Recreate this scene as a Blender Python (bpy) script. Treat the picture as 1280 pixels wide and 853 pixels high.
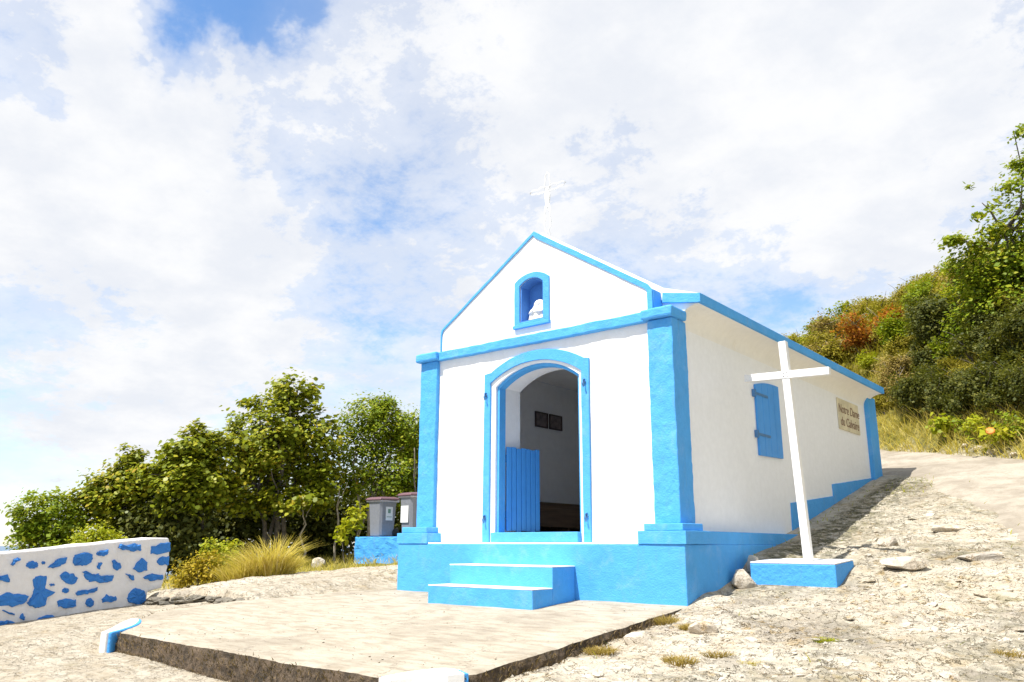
import bpy, bmesh, math, random
import numpy as np
from mathutils import Matrix, Vector
from mathutils.geometry import tessellate_polygon

for o in list(bpy.data.objects):
    bpy.data.objects.remove(o)
SC = bpy.context.scene
COL = SC.collection
PI = math.pi

# ------------------------------------------------------------------ camera
CAM_LOC = np.array([8.38373, -7.87382, -0.03467])
CAM_R = np.array([0.77635, 0.63029, 0.00372])
CAM_U = np.array([0.15126, -0.19204, 0.96966])
CAM_F = np.array([-0.61188, 0.75223, 0.24443])
cd = bpy.data.cameras.new('camera')
cd.sensor_width = 36.0
cd.sensor_fit = 'HORIZONTAL'
cd.lens = 1016.05 / 1280 * 36
cd.clip_start = 0.05
cd.clip_end = 30000
cam = bpy.data.objects.new('camera', cd)
COL.objects.link(cam)
cam.matrix_world = Matrix(((CAM_R[0], CAM_U[0], -CAM_F[0], CAM_LOC[0]),
                           (CAM_R[1], CAM_U[1], -CAM_F[1], CAM_LOC[1]),
                           (CAM_R[2], CAM_U[2], -CAM_F[2], CAM_LOC[2]),
                           (0, 0, 0, 1)))
SC.camera = cam
SC.view_settings.view_transform = 'Standard'
SC.view_settings.look = 'None'
SC.view_settings.gamma = 1
SC.view_settings.exposure = 1.1
SC.cycles.max_bounces = 8
SC.cycles.diffuse_bounces = 4

# ------------------------------------------------------------------ sun
SUN_DIR = Vector((0.16, 0.55, -1.0)).normalized()      # the way the light travels
sd = bpy.data.lights.new('sun', 'SUN')
sd.energy = 3.6
sd.angle = math.radians(0.53)
sd.color = (1.0, 0.965, 0.91)
sun = bpy.data.objects.new('sun', sd)
COL.objects.link(sun)
sun.rotation_euler = SUN_DIR.to_track_quat('-Z', 'Y').to_euler()
sun.location = (0, -10, 20)
SUN_EL = math.asin(-SUN_DIR.z)
SUN_ROT = math.atan2(-SUN_DIR.x, -SUN_DIR.y)


# ------------------------------------------------------------------ node helper
class NT:
    def __init__(self, tree):
        self.t = tree
        self.n = tree.nodes
        self.l = tree.links

    def add(self, kind, **kw):
        nd = self.n.new(kind)
        for k, v in kw.items():
            if k == 'inp':
                for kk, vv in v.items():
                    self.set(nd.inputs[kk], vv)
            else:
                setattr(nd, k, v)
        return nd

    def set(self, sock, v):
        if isinstance(v, bpy.types.NodeSocket):
            self.l.new(v, sock)
        elif isinstance(v, (tuple, list)) and sock.type == 'RGBA' and len(v) == 3:
            sock.default_value = (*v, 1)
        else:
            sock.default_value = v

    def math(self, op, a, b=0.5, c=None, clamp=False):
        nd = self.add('ShaderNodeMath', operation=op, use_clamp=clamp)
        self.set(nd.inputs[0], a)
        self.set(nd.inputs[1], b)
        if c is not None:
            self.set(nd.inputs[2], c)
        return nd.outputs[0]

    def mix(self, fac, a, b, blend='MIX'):
        nd = self.add('ShaderNodeMix', data_type='RGBA', blend_type=blend)
        self.set(nd.inputs[0], fac)
        self.set(nd.inputs[6], a)
        self.set(nd.inputs[7], b)
        return nd.outputs[2]

    def noise(self, vec, scale, detail=4, rough=0.55, dist=0.0, out=0):
        nd = self.add('ShaderNodeTexNoise', inp={'Scale': scale, 'Detail': detail, 'Roughness': rough, 'Distortion': dist})
        if vec is not None:
            self.l.new(vec, nd.inputs['Vector'])
        return nd.outputs[out]

    def ramp(self, fac, lo, hi, a=0.0, b=1.0):
        nd = self.add('ShaderNodeMapRange', interpolation_type='SMOOTHSTEP')
        self.set(nd.inputs['Value'], fac)
        for k, v in (('From Min', lo), ('From Max', hi), ('To Min', a), ('To Max', b)):
            self.set(nd.inputs[k], v)
        return nd.outputs['Result']

    def bump(self, h, strength, dist):
        nd = self.add('ShaderNodeBump', inp={'Height': h, 'Strength': strength, 'Distance': dist})
        return nd.outputs[0]

    def scaled(self, vec, s):
        nd = self.add('ShaderNodeVectorMath', operation='MULTIPLY')
        self.l.new(vec, nd.inputs[0])
        nd.inputs[1].default_value = s
        return nd.outputs[0]


# ------------------------------------------------------------------ sky
W = bpy.data.worlds.new('World')
SC.world = W
W.use_nodes = True
wt = NT(W.node_tree)
for nd in list(wt.n):
    wt.n.remove(nd)
sky = wt.add('ShaderNodeTexSky', sky_type='NISHITA', sun_disc=False, sun_elevation=SUN_EL, sun_rotation=SUN_ROT,
             air_density=1.0, dust_density=0.2, ozone_density=2.0, altitude=100)
gd = wt.add('ShaderNodeTexCoord').outputs['Generated']
sep = wt.add('ShaderNodeSeparateXYZ')
wt.l.new(gd, sep.inputs[0])
zc = wt.math('MAXIMUM', sep.outputs[2], 0.0)
zd = wt.math('ADD', zc, 0.30)
cmb = wt.add('ShaderNodeCombineXYZ')
wt.l.new(wt.math('DIVIDE', sep.outputs[0], zd), cmb.inputs[0])
wt.l.new(wt.math('DIVIDE', sep.outputs[1], zd), cmb.inputs[1])
cmb.inputs[2].default_value = 3.7
cv = cmb.outputs[0]
warp = wt.add('ShaderNodeVectorMath', operation='MULTIPLY_ADD')
wt.l.new(wt.noise(gd, 7.0, 5, 0.6, 0.0, 1), warp.inputs[0])
warp.inputs[1].default_value = (0.22, 0.22, 0.22)
wt.l.new(gd, warp.inputs[2])
wdir = wt.add('ShaderNodeVectorMath', operation='SUBTRACT')
wt.l.new(warp.outputs[0], wdir.inputs[0])
wdir.inputs[1].default_value = (0.11, 0.11, 0.11)
n_big = wt.noise(cv, 1.9, 4, 0.55, 0.3)
n_mid = wt.noise(cv, 5.5, 12, 0.68, 0.2)
n_fine = wt.noise(cv, 19.0, 10, 0.70, 0.15)
dens = wt.math('ADD', wt.math('MULTIPLY', n_big, 0.42), wt.math('ADD', wt.math('MULTIPLY', n_mid, 0.60), wt.math('MULTIPLY', n_fine, 0.30)))


def sky_spot(direction, radius):          # a thin place (or a bank) in the cloud round a direction of the sky, its edge torn by noise
    dn = wt.add('ShaderNodeVectorMath', operation='DISTANCE')
    wt.l.new(wdir.outputs[0], dn.inputs[0])
    dn.inputs[1].default_value = direction
    return wt.ramp(dn.outputs['Value'], radius * 0.15, radius, 1.0, 0.0)


def view_dir(px, py):
    v = CAM_F + CAM_R * ((px - 640) / 1016.05) - CAM_U * ((py - 426.5) / 1016.05)
    v = v / np.linalg.norm(v)
    return tuple(float(q) for q in v)


for (px, py, rad, amt) in ((258, 4, 0.085, 0.26), (350, 40, 0.075, 0.20), (320, 5, 0.06, 0.14), (25, 60, 0.07, 0.12), (60, 110, 0.06, 0.08), (395, 205, 0.13, 0.10), (520, 240, 0.16, 0.08), (470, 395, 0.14, 0.12),
                           (300, 490, 0.08, 0.10), (800, 262, 0.17, 0.10), (690, 310, 0.10, 0.09), (40, 385, 0.11, 0.09), (150, 400, 0.08, 0.05), (975, 390, 0.11, 0.17), (1000, 250, 0.08, 0.06), (1260, 220, 0.16, 0.07), (40, 590, 0.16, 0.06)):
    dens = wt.math('SUBTRACT', dens, wt.math('MULTIPLY', sky_spot(view_dir(px, py), rad), amt))
for (px, py, rad, amt) in ((180, 300, 0.34, 0.14), (600, 80, 0.34, 0.16), (1010, 90, 0.42, 0.16), (130, 180, 0.2, 0.08), (330, 430, 0.14, 0.08), (120, 500, 0.14, 0.06)):
    dens = wt.math('ADD', dens, wt.math('MULTIPLY', sky_spot(view_dir(px, py), rad), amt))
# three depths of cloud: thick cumulus, torn edges, a milky veil
cover = wt.ramp(dens, 0.535, 0.74)
veil = wt.ramp(dens, 0.42, 0.66, 0.22, 0.78)
cover = wt.math('MAXIMUM', wt.math('MAXIMUM', cover, veil), wt.ramp(zc, 0.0, 0.25, 0.42, 0.0))
cover = wt.math('MULTIPLY', cover, wt.math('SUBTRACT', 1.0, wt.math('MULTIPLY', sky_spot(view_dir(262, 4), 0.085), 0.5)))
shade = wt.noise(cv, 4.0, 8, 0.62)
cloud = wt.mix(wt.ramp(shade, 0.35, 0.66), (3.95, 4.1, 4.4), (4.65, 4.68, 4.75))
hsv = wt.add('ShaderNodeHueSaturation', inp={'Saturation': 1.3, 'Value': 1.1})
wt.l.new(sky.outputs[0], hsv.inputs['Color'])
skyc = wt.mix(cover, hsv.outputs[0], cloud)
bg = wt.add('ShaderNodeBackground')
wt.l.new(skyc, bg.inputs['Color'])
bg.inputs['Strength'].default_value = 0.1
wo = wt.add('ShaderNodeOutputWorld')
wt.l.new(bg.outputs[0], wo.inputs['Surface'])


# ------------------------------------------------------------------ materials
def new_mat(name):
    m = bpy.data.materials.new(name)
    m.use_nodes = True
    t = NT(m.node_tree)
    b = t.n['Principled BSDF']
    return m, t, b


def obj_coord(t):
    return t.add('ShaderNodeTexCoord').outputs['Object']


def geo_pos(t):
    return t.add('ShaderNodeNewGeometry').outputs['Position']


def paint(name, col, dirt=(0.3, 0.27, 0.22), dirt_amt=0.25, rough=0.75, bump=0.25, grain=60, worn=None, chalk=0.0, mott=0.5):
    """Brushed masonry paint: slight unevenness of tone, roughcast relief, a little wear."""
    m, t, b = new_mat(name)
    v = geo_pos(t)
    n1 = t.noise(v, 1.7, 6, 0.65)
    n2 = t.noise(v, 11, 5, 0.6)
    n3 = t.noise(t.scaled(v, (14, 14, 2.2)), 1.0, 4, 0.6)
    c = t.mix(t.ramp(n2, 0.3, 0.75, 0, 0.35), col, tuple(min(1, a * 1.14 + 0.012) for a in col))
    c = t.mix(t.ramp(n1, 0.45, 0.75, 0, mott), c, tuple(a * 0.80 for a in col))
    c = t.mix(t.ramp(t.noise(v, 3.3, 7, 0.7, 0.4), 0.5, 0.72, 0, chalk), c, tuple(min(1, a * 0.8 + 0.17) for a in col))
    c = t.mix(t.math('MULTIPLY', t.ramp(n3, 0.56, 0.8), dirt_amt), c, dirt)
    if worn:
        n4 = t.noise(v, 23, 6, 0.7)
        c = t.mix(t.ramp(n4, 0.66, 0.74, 0, 0.6), c, worn)
    t.l.new(c, b.inputs['Base Color'])
    b.inputs['Roughness'].default_value = rough
    h = t.math('ADD', t.noise(v, grain, 4, 0.6), t.math('MULTIPLY', t.noise(v, 7, 3, 0.5), 1.6))
    t.l.new(t.bump(h, bump, 0.012), b.inputs['Normal'])
    return m


def plain(name, col, rough=0.6, metal=0.0, var=0.12, scale=20, bump=0.0):
    m, t, b = new_mat(name)
    v = geo_pos(t)
    n = t.noise(v, scale, 5, 0.6)
    c = t.mix(t.ramp(n, 0.3, 0.7), tuple(a * (1 - var) for a in col), tuple(min(1, a * (1 + var)) for a in col))
    t.l.new(c, b.inputs['Base Color'])
    b.inputs['Roughness'].default_value = rough
    b.inputs['Metallic'].default_value = metal
    if bump:
        t.l.new(t.bump(n, bump, 0.01), b.inputs['Normal'])
    return m


def wood(name, col, along=2):
    m, t, b = new_mat(name)
    v = geo_pos(t)
    s = [26, 26, 26]
    s[along] = 1.6
    n = t.noise(t.scaled(v, tuple(s)), 1.0, 5, 0.6)
    c = t.mix(t.ramp(n, 0.3, 0.7), tuple(a * 0.7 for a in col), tuple(min(1, a * 1.2) for a in col))
    t.l.new(c, b.inputs['Base Color'])
    b.inputs['Roughness'].default_value = 0.6
    t.l.new(t.bump(n, 0.2, 0.004), b.inputs['Normal'])
    return m


def leafy(name, cols, rough=0.5, trans=0.3, scale=0.8):
    """Leaf paint: every leaf its own tone, drifting in patches through the crown."""
    m, t, b = new_mat(name)
    g = t.add('ShaderNodeNewGeometry')
    rnd = g.outputs['Random Per Island']
    n = t.noise(g.outputs['Position'], scale, 3, 0.6)
    f = t.math('ADD', t.math('MULTIPLY', rnd, 0.62), t.math('MULTIPLY', n, 0.5), clamp=True)
    cr = t.add('ShaderNodeValToRGB')
    els = cr.color_ramp.elements
    els[0].position, els[0].color = cols[0][0], (*cols[0][1], 1)
    els[1].position, els[1].color = cols[-1][0], (*cols[-1][1], 1)
    for p_, c_ in cols[1:-1]:
        e = els.new(p_)
        e.color = (*c_, 1)
    t.l.new(f, cr.inputs[0])
    t.l.new(cr.outputs[0], b.inputs['Base Color'])
    b.inputs['Roughness'].default_value = rough
    b.inputs['Specular IOR Level'].default_value = 0.22
    tr = t.add('ShaderNodeBsdfTranslucent')
    t.l.new(t.mix(0.25, cr.outputs[0], (0.42, 0.44, 0.01)), tr.inputs['Color'])
    mx = t.add('ShaderNodeMixShader')
    mx.inputs[0].default_value = trans
    t.l.new(b.outputs[0], mx.inputs[1])
    t.l.new(tr.outputs[0], mx.inputs[2])
    t.l.new(mx.outputs[0], t.n['Material Output'].inputs['Surface'])
    return m


BLUE = (0.066, 0.355, 0.77)
M = {}
M['white'] = paint('white_masonry_paint', (0.82, 0.825, 0.83), dirt=(0.66, 0.63, 0.58), dirt_amt=0.10, bump=0.35, grain=34, mott=0.12)
M['soffit'] = paint('soffit_plaster', (0.82, 0.80, 0.755), dirt=(0.70, 0.62, 0.5), dirt_amt=0.25, mott=0.15, bump=0.15)
M['blue'] = paint('blue_masonry_paint', BLUE, dirt=(0.10, 0.28, 0.52), dirt_amt=0.5, bump=0.6, chalk=0.35, worn=(0.24, 0.45, 0.72))
M['blue_old'] = paint('weathered_blue_paint', (0.055, 0.32, 0.75), dirt=(0.12, 0.25, 0.45), dirt_amt=0.5, bump=0.9, grain=24, worn=(0.35, 0.45, 0.55))
M['blue_wood'] = paint('blue_painted_wood', (0.055, 0.30, 0.74), dirt=(0.06, 0.2, 0.45), dirt_amt=0.3, bump=0.12, rough=0.5)
M['blue_dark'] = paint('deep_blue_paint', (0.06, 0.22, 0.60), dirt_amt=0.1, bump=0.4)  # darker copy of the blue, painting shade into the niche
M['stone_blue'] = paint('blue_painted_stone', (0.036, 0.195, 0.55), dirt=(0.05, 0.10, 0.24), dirt_amt=0.8, bump=1.0, grain=30, rough=0.95, worn=(0.16, 0.27, 0.5))
M['mortar'] = paint('white_painted_mortar', (0.74, 0.71, 0.68), dirt=(0.45, 0.4, 0.36), dirt_amt=0.25, bump=0.7, grain=20)
M['cross'] = paint('white_gloss_paint', (0.82, 0.81, 0.79), dirt=(0.5, 0.42, 0.33), dirt_amt=0.18, bump=0.15, rough=0.5)
M['inside'] = paint('interior_plaster', (0.86, 0.855, 0.85), dirt_amt=0.03, bump=0.1)
M['tile'] = plain('floor_tile', (0.50, 0.47, 0.43), 0.4)
M['pew'] = wood('pew_wood', (0.16, 0.10, 0.06), 1)
M['frame'] = plain('picture_frame', (0.05, 0.03, 0.03), 0.4)
M['print'] = plain('faded_print', (0.16, 0.13, 0.13), 0.5, var=0.4, scale=14)
M['iron'] = plain('blue_painted_iron', (0.07, 0.2, 0.42), 0.45, 0.2)
M['sign'] = plain('sign_board', (0.66, 0.59, 0.41), 0.6, var=0.14, scale=5)
M['letter'] = plain('brown_lettering', (0.22, 0.13, 0.085), 0.6)
M['wire'] = plain('white_wire', (0.82, 0.82, 0.82), 0.45, var=0.02)
M['statue'] = plain('white_statue', (0.82, 0.81, 0.78), 0.5, var=0.05, scale=40)
M['bin'] = plain('grey_bin_plastic', (0.20, 0.21, 0.235), 0.45, var=0.08)
M['rim'] = plain('pale_bin_rim', (0.42, 0.40, 0.41), 0.5)
M['lid'] = plain('maroon_lid_plastic', (0.16, 0.085, 0.10), 0.45, var=0.1)
M['sticker'] = plain('bin_sticker', (0.7, 0.71, 0.7), 0.5, var=0.03)
M['sticker_print'] = plain('sticker_print', (0.12, 0.25, 0.2), 0.5)
M['rubber'] = plain('black_rubber', (0.02, 0.02, 0.02), 0.8)
M['bark'] = plain('bark', (0.115, 0.095, 0.075), 0.9, var=0.35, scale=12, bump=0.6)
M['bark_pale'] = plain('pale_bark', (0.34, 0.29, 0.22), 0.9, var=0.3, scale=12, bump=0.5)
M['seagrape'] = leafy('sea_grape_leaf', [(0.0, (0.05, 0.075, 0.008)), (0.3, (0.14, 0.175, 0.010)), (0.55, (0.235, 0.275, 0.016)), (0.8, (0.39, 0.38, 0.025)), (0.96, (0.46, 0.27, 0.03))], 0.42, 0.36)
M['thicket'] = leafy('dense_green_leaf', [(0.0, (0.07, 0.12, 0.008)), (0.4, (0.17, 0.25, 0.010)), (0.75, (0.29, 0.33, 0.015)), (1.0, (0.42, 0.37, 0.03))], 0.5, 0.4)
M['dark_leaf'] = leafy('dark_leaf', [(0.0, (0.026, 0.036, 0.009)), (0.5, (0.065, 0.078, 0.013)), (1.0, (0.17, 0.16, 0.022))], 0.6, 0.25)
M['lime'] = leafy('lime_leaf', [(0.0, (0.16, 0.22, 0.008)), (0.5, (0.34, 0.38, 0.012)), (1.0, (0.52, 0.46, 0.025))], 0.5, 0.42)
M['olive'] = leafy('olive_leaf', [(0.0, (0.13, 0.13, 0.012)), (0.5, (0.28, 0.24, 0.018)), (1.0, (0.44, 0.34, 0.05))], 0.6, 0.36)
M['dry'] = leafy('dry_brown_leaf', [(0.0, (0.14, 0.105, 0.025)), (0.5, (0.28, 0.20, 0.045)), (1.0, (0.40, 0.30, 0.10))], 0.7, 0.3)
M['russet'] = leafy('russet_leaf', [(0.0, (0.18, 0.06, 0.010)), (0.5, (0.42, 0.13, 0.015)), (1.0, (0.50, 0.22, 0.03))], 0.6, 0.34)
M['gold'] = leafy('gold_leaf', [(0.0, (0.14, 0.15, 0.01)), (0.5, (0.36, 0.27, 0.012)), (1.0, (0.5, 0.36, 0.03))], 0.5, 0.3)
M['straw'] = leafy('straw_blade', [(0.0, (0.30, 0.28, 0.03)), (0.4, (0.58, 0.48, 0.07)), (0.75, (0.72, 0.58, 0.16)), (1.0, (0.78, 0.68, 0.34))], 0.6, 0.4, 2.0)
M['brown_grass'] = leafy('brown_grass_blade', [(0.0, (0.17, 0.13, 0.03)), (0.5, (0.36, 0.25, 0.06)), (1.0, (0.5, 0.38, 0.13))], 0.7, 0.3, 2.0)
M['dead_moss'] = leafy('dead_moss', [(0.0, (0.06, 0.045, 0.02)), (0.5, (0.15, 0.105, 0.05)), (1.0, (0.27, 0.19, 0.095))], 0.9, 0.1, 3.0)
M['petal'] = plain('orange_petal', (0.7, 0.22, 0.03), 0.6)


def rock_mat(name, light, mid, grey, ochre, bump=1.0):
    """Pale limestone: bleached plates, grey lichen, ochre soil in the seams."""
    m, t, b = new_mat(name)
    v = geo_pos(t)
    n1 = t.noise(v, 1.1, 7, 0.62, 0.4)
    n2 = t.noise(v, 4.2, 8, 0.66, 0.6)
    n3 = t.noise(v, 22, 6, 0.7)
    n4 = t.noise(v, 0.55, 4, 0.6)
    vo = t.add('ShaderNodeTexVoronoi', feature='DISTANCE_TO_EDGE', inp={'Scale': 5.5})
    wv = t.add('ShaderNodeVectorMath', operation='ADD')
    t.l.new(v, wv.inputs[0])
    t.l.new(t.scaled(t.noise(v, 5, 4, 0.6, 0, 1), (0.35, 0.35, 0.35)), wv.inputs[1])
    t.l.new(wv.outputs[0], vo.inputs['Vector'])
    crack = t.ramp(vo.outputs['Distance'], 0.0, 0.035, 1.0, 0.0)
    crack = t.math('MULTIPLY', crack, t.ramp(n2, 0.45, 0.6))
    c = t.mix(t.ramp(n2, 0.32, 0.66), mid, light)
    c = t.mix(t.ramp(n1, 0.53, 0.66, 0, 0.8), c, grey)
    n5 = t.noise(v, 8.5, 7, 0.7, 0.3)
    c = t.mix(t.ramp(n5, 0.54, 0.66, 0, 0.7), c, ochre)
    c = t.mix(t.ramp(t.noise(v, 2.6, 8, 0.72, 0.5), 0.57, 0.68, 0, 0.6), c, (0.19, 0.17, 0.07))
    c = t.mix(t.math('MULTIPLY', t.ramp(n4, 0.45, 0.65), t.ramp(n2, 0.5, 0.64, 0, 0.75)), c, ochre)
    vc = t.add('ShaderNodeTexVoronoi', feature='F1', inp={'Scale': 2.1})
    t.l.new(wv.outputs[0], vc.inputs['Vector'])
    sc_ = t.add('ShaderNodeSeparateColor')
    t.l.new(vc.outputs['Color'], sc_.inputs[0])
    c = t.mix(t.ramp(sc_.outputs[0], 0.45, 0.9, 0, 0.5), c, light)
    c = t.mix(t.ramp(n3, 0.60, 0.72, 0, 0.4), c, tuple(a * 0.55 for a in grey))
    c = t.mix(t.ramp(n3, 0.3, 0.4, 0.55, 0), c, tuple(min(1, a * 1.25) for a in light))
    vo2 = t.add('ShaderNodeTexVoronoi', feature='DISTANCE_TO_EDGE', inp={'Scale': 15.0})
    t.l.new(wv.outputs[0], vo2.inputs['Vector'])
    crack = t.math('MAXIMUM', crack, t.math('MULTIPLY', t.ramp(vo2.outputs['Distance'], 0.0, 0.06, 0.8, 0.0), t.ramp(n5, 0.45, 0.6)))
    c = t.mix(t.math('MULTIPLY', crack, 0.75), c, tuple(a * 0.35 for a in ochre))
    h = t.math('ADD', t.math('MULTIPLY', n2, 1.2), t.math('ADD', t.math('MULTIPLY', n3, 0.5), t.math('MULTIPLY', crack, -0.5)))
    t.l.new(t.bump(h, bump, 0.05), b.inputs['Normal'])
    b.inputs['Roughness'].default_value = 0.9
    b.inputs['Specular IOR Level'].default_value = 0.2
    return m, t, b, c, v


# the ground: rock, with soil where the shrubs grow (vertex attribute soil) and smoother ground (smooth)
gm, gt, gb, gc, gv = rock_mat('limestone_ground', (0.56, 0.51, 0.415), (0.43, 0.36, 0.26), (0.29, 0.255, 0.205), (0.36, 0.24, 0.085), 0.9)
at = gt.add('ShaderNodeAttribute', attribute_name='soil')
soil_c = gt.mix(gt.ramp(gt.noise(gv, 2.2, 6, 0.7), 0.35, 0.65), (0.11, 0.105, 0.016), (0.26, 0.22, 0.05))
at2 = gt.add('ShaderNodeAttribute', attribute_name='smooth')
sm_n = gt.noise(gt.scaled(gv, (1.0, 3.0, 1.0)), 3.0, 7, 0.65)
sm_c = gt.mix(gt.ramp(sm_n, 0.35, 0.65), (0.31, 0.255, 0.18), (0.47, 0.415, 0.325))
gc = gt.mix(gt.math('MULTIPLY', at2.outputs['Fac'], 0.6), gc, sm_c)
at3 = gt.add('ShaderNodeAttribute', attribute_name='moss')
moss_n = gt.noise(gv, 7.0, 7, 0.7)
gc = gt.mix(gt.math('MULTIPLY', at3.outputs['Fac'], gt.ramp(moss_n, 0.36, 0.58)), gc, gt.mix(gt.ramp(gt.noise(gv, 15, 5, 0.7), 0.4, 0.6), (0.075, 0.072, 0.045), (0.20, 0.18, 0.10)))
gc = gt.mix(at.outputs['Fac'], gc, soil_c)
gt.l.new(gc, gb.inputs['Base Color'])
M['ground'] = gm
rm, rt, rb, rc, rv = rock_mat('loose_limestone', (0.62, 0.56, 0.46), (0.46, 0.39, 0.30), (0.33, 0.30, 0.26), (0.42, 0.28, 0.12), 0.6)
rt.l.new(rc, rb.inputs['Base Color'])
M['rock'] = rm
rm2, rt2, rb2, rc2, rv2_ = rock_mat('lichened_rock', (0.24, 0.215, 0.17), (0.15, 0.135, 0.11), (0.09, 0.085, 0.075), (0.13, 0.105, 0.05), 0.8)  # dark ledge rock, its colour deepened to carry the ledge's shadow
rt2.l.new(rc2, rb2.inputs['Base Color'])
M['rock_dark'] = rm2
# concrete slab: cream trowelled top, raw brown edge
cm, ct, cb = new_mat('slab_concrete')
cvv = geo_pos(ct)
c1 = ct.noise(ct.scaled(cvv, (1.2, 4.0, 1.0)), 2.6, 8, 0.68, 0.4)
c2 = ct.noise(cvv, 34, 6, 0.72)
c3 = ct.noise(cvv, 0.7, 5, 0.6)
cc = ct.mix(ct.ramp(c1, 0.3, 0.62), (0.275, 0.228, 0.165), (0.42, 0.37, 0.285))
cc = ct.mix(ct.ramp(c3, 0.46, 0.64, 0, 0.55), cc, (0.225, 0.185, 0.135))
cc = ct.mix(ct.ramp(c2, 0.52, 0.72, 0, 0.5), cc, (0.16, 0.132, 0.10))
cc = ct.mix(ct.ramp(ct.noise(ct.scaled(cvv, (3, 9, 1)), 1.5, 5, 0.6), 0.64, 0.7, 0, 0.6), cc, (0.14, 0.105, 0.07))
cw = ct.add('ShaderNodeVectorMath', operation='ADD')
ct.l.new(cvv, cw.inputs[0])
ct.l.new(ct.scaled(ct.noise(cvv, 2.4, 6, 0.65, 0, 1), (0.9, 0.9, 0.0)), cw.inputs[1])
cvo = ct.add('ShaderNodeTexVoronoi', feature='DISTANCE_TO_EDGE', inp={'Scale': 0.75})
ct.l.new(cw.outputs[0], cvo.inputs['Vector'])
ccr = ct.math('MULTIPLY', ct.ramp(cvo.outputs['Distance'], 0.0, 0.008, 1.0, 0.0), ct.ramp(ct.noise(cvv, 0.9, 3, 0.5), 0.45, 0.55))
cc = ct.mix(ct.math('MULTIPLY', ccr, 0.7), cc, (0.11, 0.085, 0.06))
ct.l.new(cc, cb.inputs['Base Color'])
cb.inputs['Roughness'].default_value = 0.9
ct.l.new(ct.bump(ct.math('ADD', c1, ct.math('MULTIPLY', c2, 0.35)), 0.5, 0.02), cb.inputs['Normal'])
M['slab'] = cm
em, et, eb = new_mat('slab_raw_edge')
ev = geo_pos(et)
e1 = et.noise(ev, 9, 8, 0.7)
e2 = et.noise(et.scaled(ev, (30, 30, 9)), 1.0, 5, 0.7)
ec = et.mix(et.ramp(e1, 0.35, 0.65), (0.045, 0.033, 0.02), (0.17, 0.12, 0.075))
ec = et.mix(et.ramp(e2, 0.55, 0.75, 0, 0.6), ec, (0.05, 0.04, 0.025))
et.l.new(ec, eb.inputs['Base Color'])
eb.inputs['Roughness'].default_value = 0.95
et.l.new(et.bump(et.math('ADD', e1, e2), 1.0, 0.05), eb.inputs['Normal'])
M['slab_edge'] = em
# road: worn pale concrete
rdm, rdt, rdb = new_mat('road_concrete')
rv2 = geo_pos(rdt)
r1 = rdt.noise(rv2, 1.3, 7, 0.65, 0.4)
r2 = rdt.noise(rv2, 26, 5, 0.7)
rcc = rdt.mix(rdt.ramp(r1, 0.35, 0.65), (0.26, 0.222, 0.17), (0.40, 0.35, 0.28))
rcc = rdt.mix(rdt.ramp(r2, 0.5, 0.72, 0, 0.6), rcc, (0.20, 0.17, 0.135))
rcc = rdt.mix(rdt.ramp(rdt.noise(rv2, 5, 8, 0.7, 0.4), 0.52, 0.66, 0, 0.6), rcc, (0.235, 0.195, 0.14))
rdt.l.new(rcc, rdb.inputs['Base Color'])
rdb.inputs['Roughness'].default_value = 0.9
rdt.l.new(rdt.bump(rdt.math('ADD', r1, rdt.math('MULTIPLY', r2, 0.5)), 0.6, 0.02), rdb.inputs['Normal'])
M['road'] = rdm
# sea
smat, st, sb = new_mat('sea_water')
sb.inputs['Base Color'].default_value = (0.015, 0.09, 0.20, 1)
sb.inputs['Roughness'].default_value = 0.25
sv = geo_pos(st)
st.l.new(st.bump(st.noise(sv, 0.05, 6, 0.6), 0.3, 3.0), sb.inputs['Normal'])
M['sea'] = smat


# ------------------------------------------------------------------ mesh helpers
def link(name, me, mat=None, parent=None):
    o = bpy.data.objects.new(name, me)
    COL.objects.link(o)
    if mat is not None and me is not None and len(me.materials) == 0:
        for mm in (mat if isinstance(mat, (list, tuple)) else [mat]):
            me.materials.append(mm)
    if parent is not None:
        o.parent = parent
    return o


def tag(o, label=None, cat=None, group=None, kind=None):
    if label:
        o['label'] = label
    if cat:
        o['category'] = cat
    if group:
        o['group'] = group
    if kind:
        o['kind'] = kind
    return o


def thing(name, label, cat, loc=(0, 0, 0), rotz=0.0, group=None):
    o = bpy.data.objects.new(name, None)
    o.empty_display_size = 0.2
    COL.objects.link(o)
    o.location = loc
    o.rotation_euler = (0, 0, rotz)
    return tag(o, label, cat, group)


def raw(name, verts, faces, smooth=False):
    me = bpy.data.meshes.new(name)
    me.from_pydata([tuple(map(float, v)) for v in verts], [], faces)
    me.update()
    if smooth:
        me.polygons.foreach_set('use_smooth', [True] * len(me.polygons))
    return me


def np_mesh(name, V, F, smooth=False):
    """V (n,3), F (m,k) with k the same for all faces."""
    V = np.asarray(V, np.float32)
    F = np.asarray(F, np.int32)
    me = bpy.data.meshes.new(name)
    me.vertices.add(len(V))
    me.vertices.foreach_set('co', V.ravel())
    m, k = F.shape
    me.loops.add(m * k)
    me.loops.foreach_set('vertex_index', F.ravel())
    me.polygons.add(m)
    me.polygons.foreach_set('loop_start', np.arange(0, m * k, k, dtype=np.int32))
    me.polygons.foreach_set('loop_total', np.full(m, k, np.int32))
    if smooth:
        me.polygons.foreach_set('use_smooth', np.ones(m, bool))
    me.update(calc_edges=True)
    return me


def bevelled(me, width=0.008, seg=2):
    bm = bmesh.new()
    bm.from_mesh(me)
    bmesh.ops.recalc_face_normals(bm, faces=bm.faces)
    es = [e for e in bm.edges if len(e.link_faces) == 2 and e.calc_face_angle(0) > 0.5]
    if width > 0 and es:
        bmesh.ops.bevel(bm, geom=es, offset=width, segments=seg, profile=0.5, affect='EDGES', clamp_overlap=True)
    bm.to_mesh(me)
    bm.free()
    return me


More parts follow.
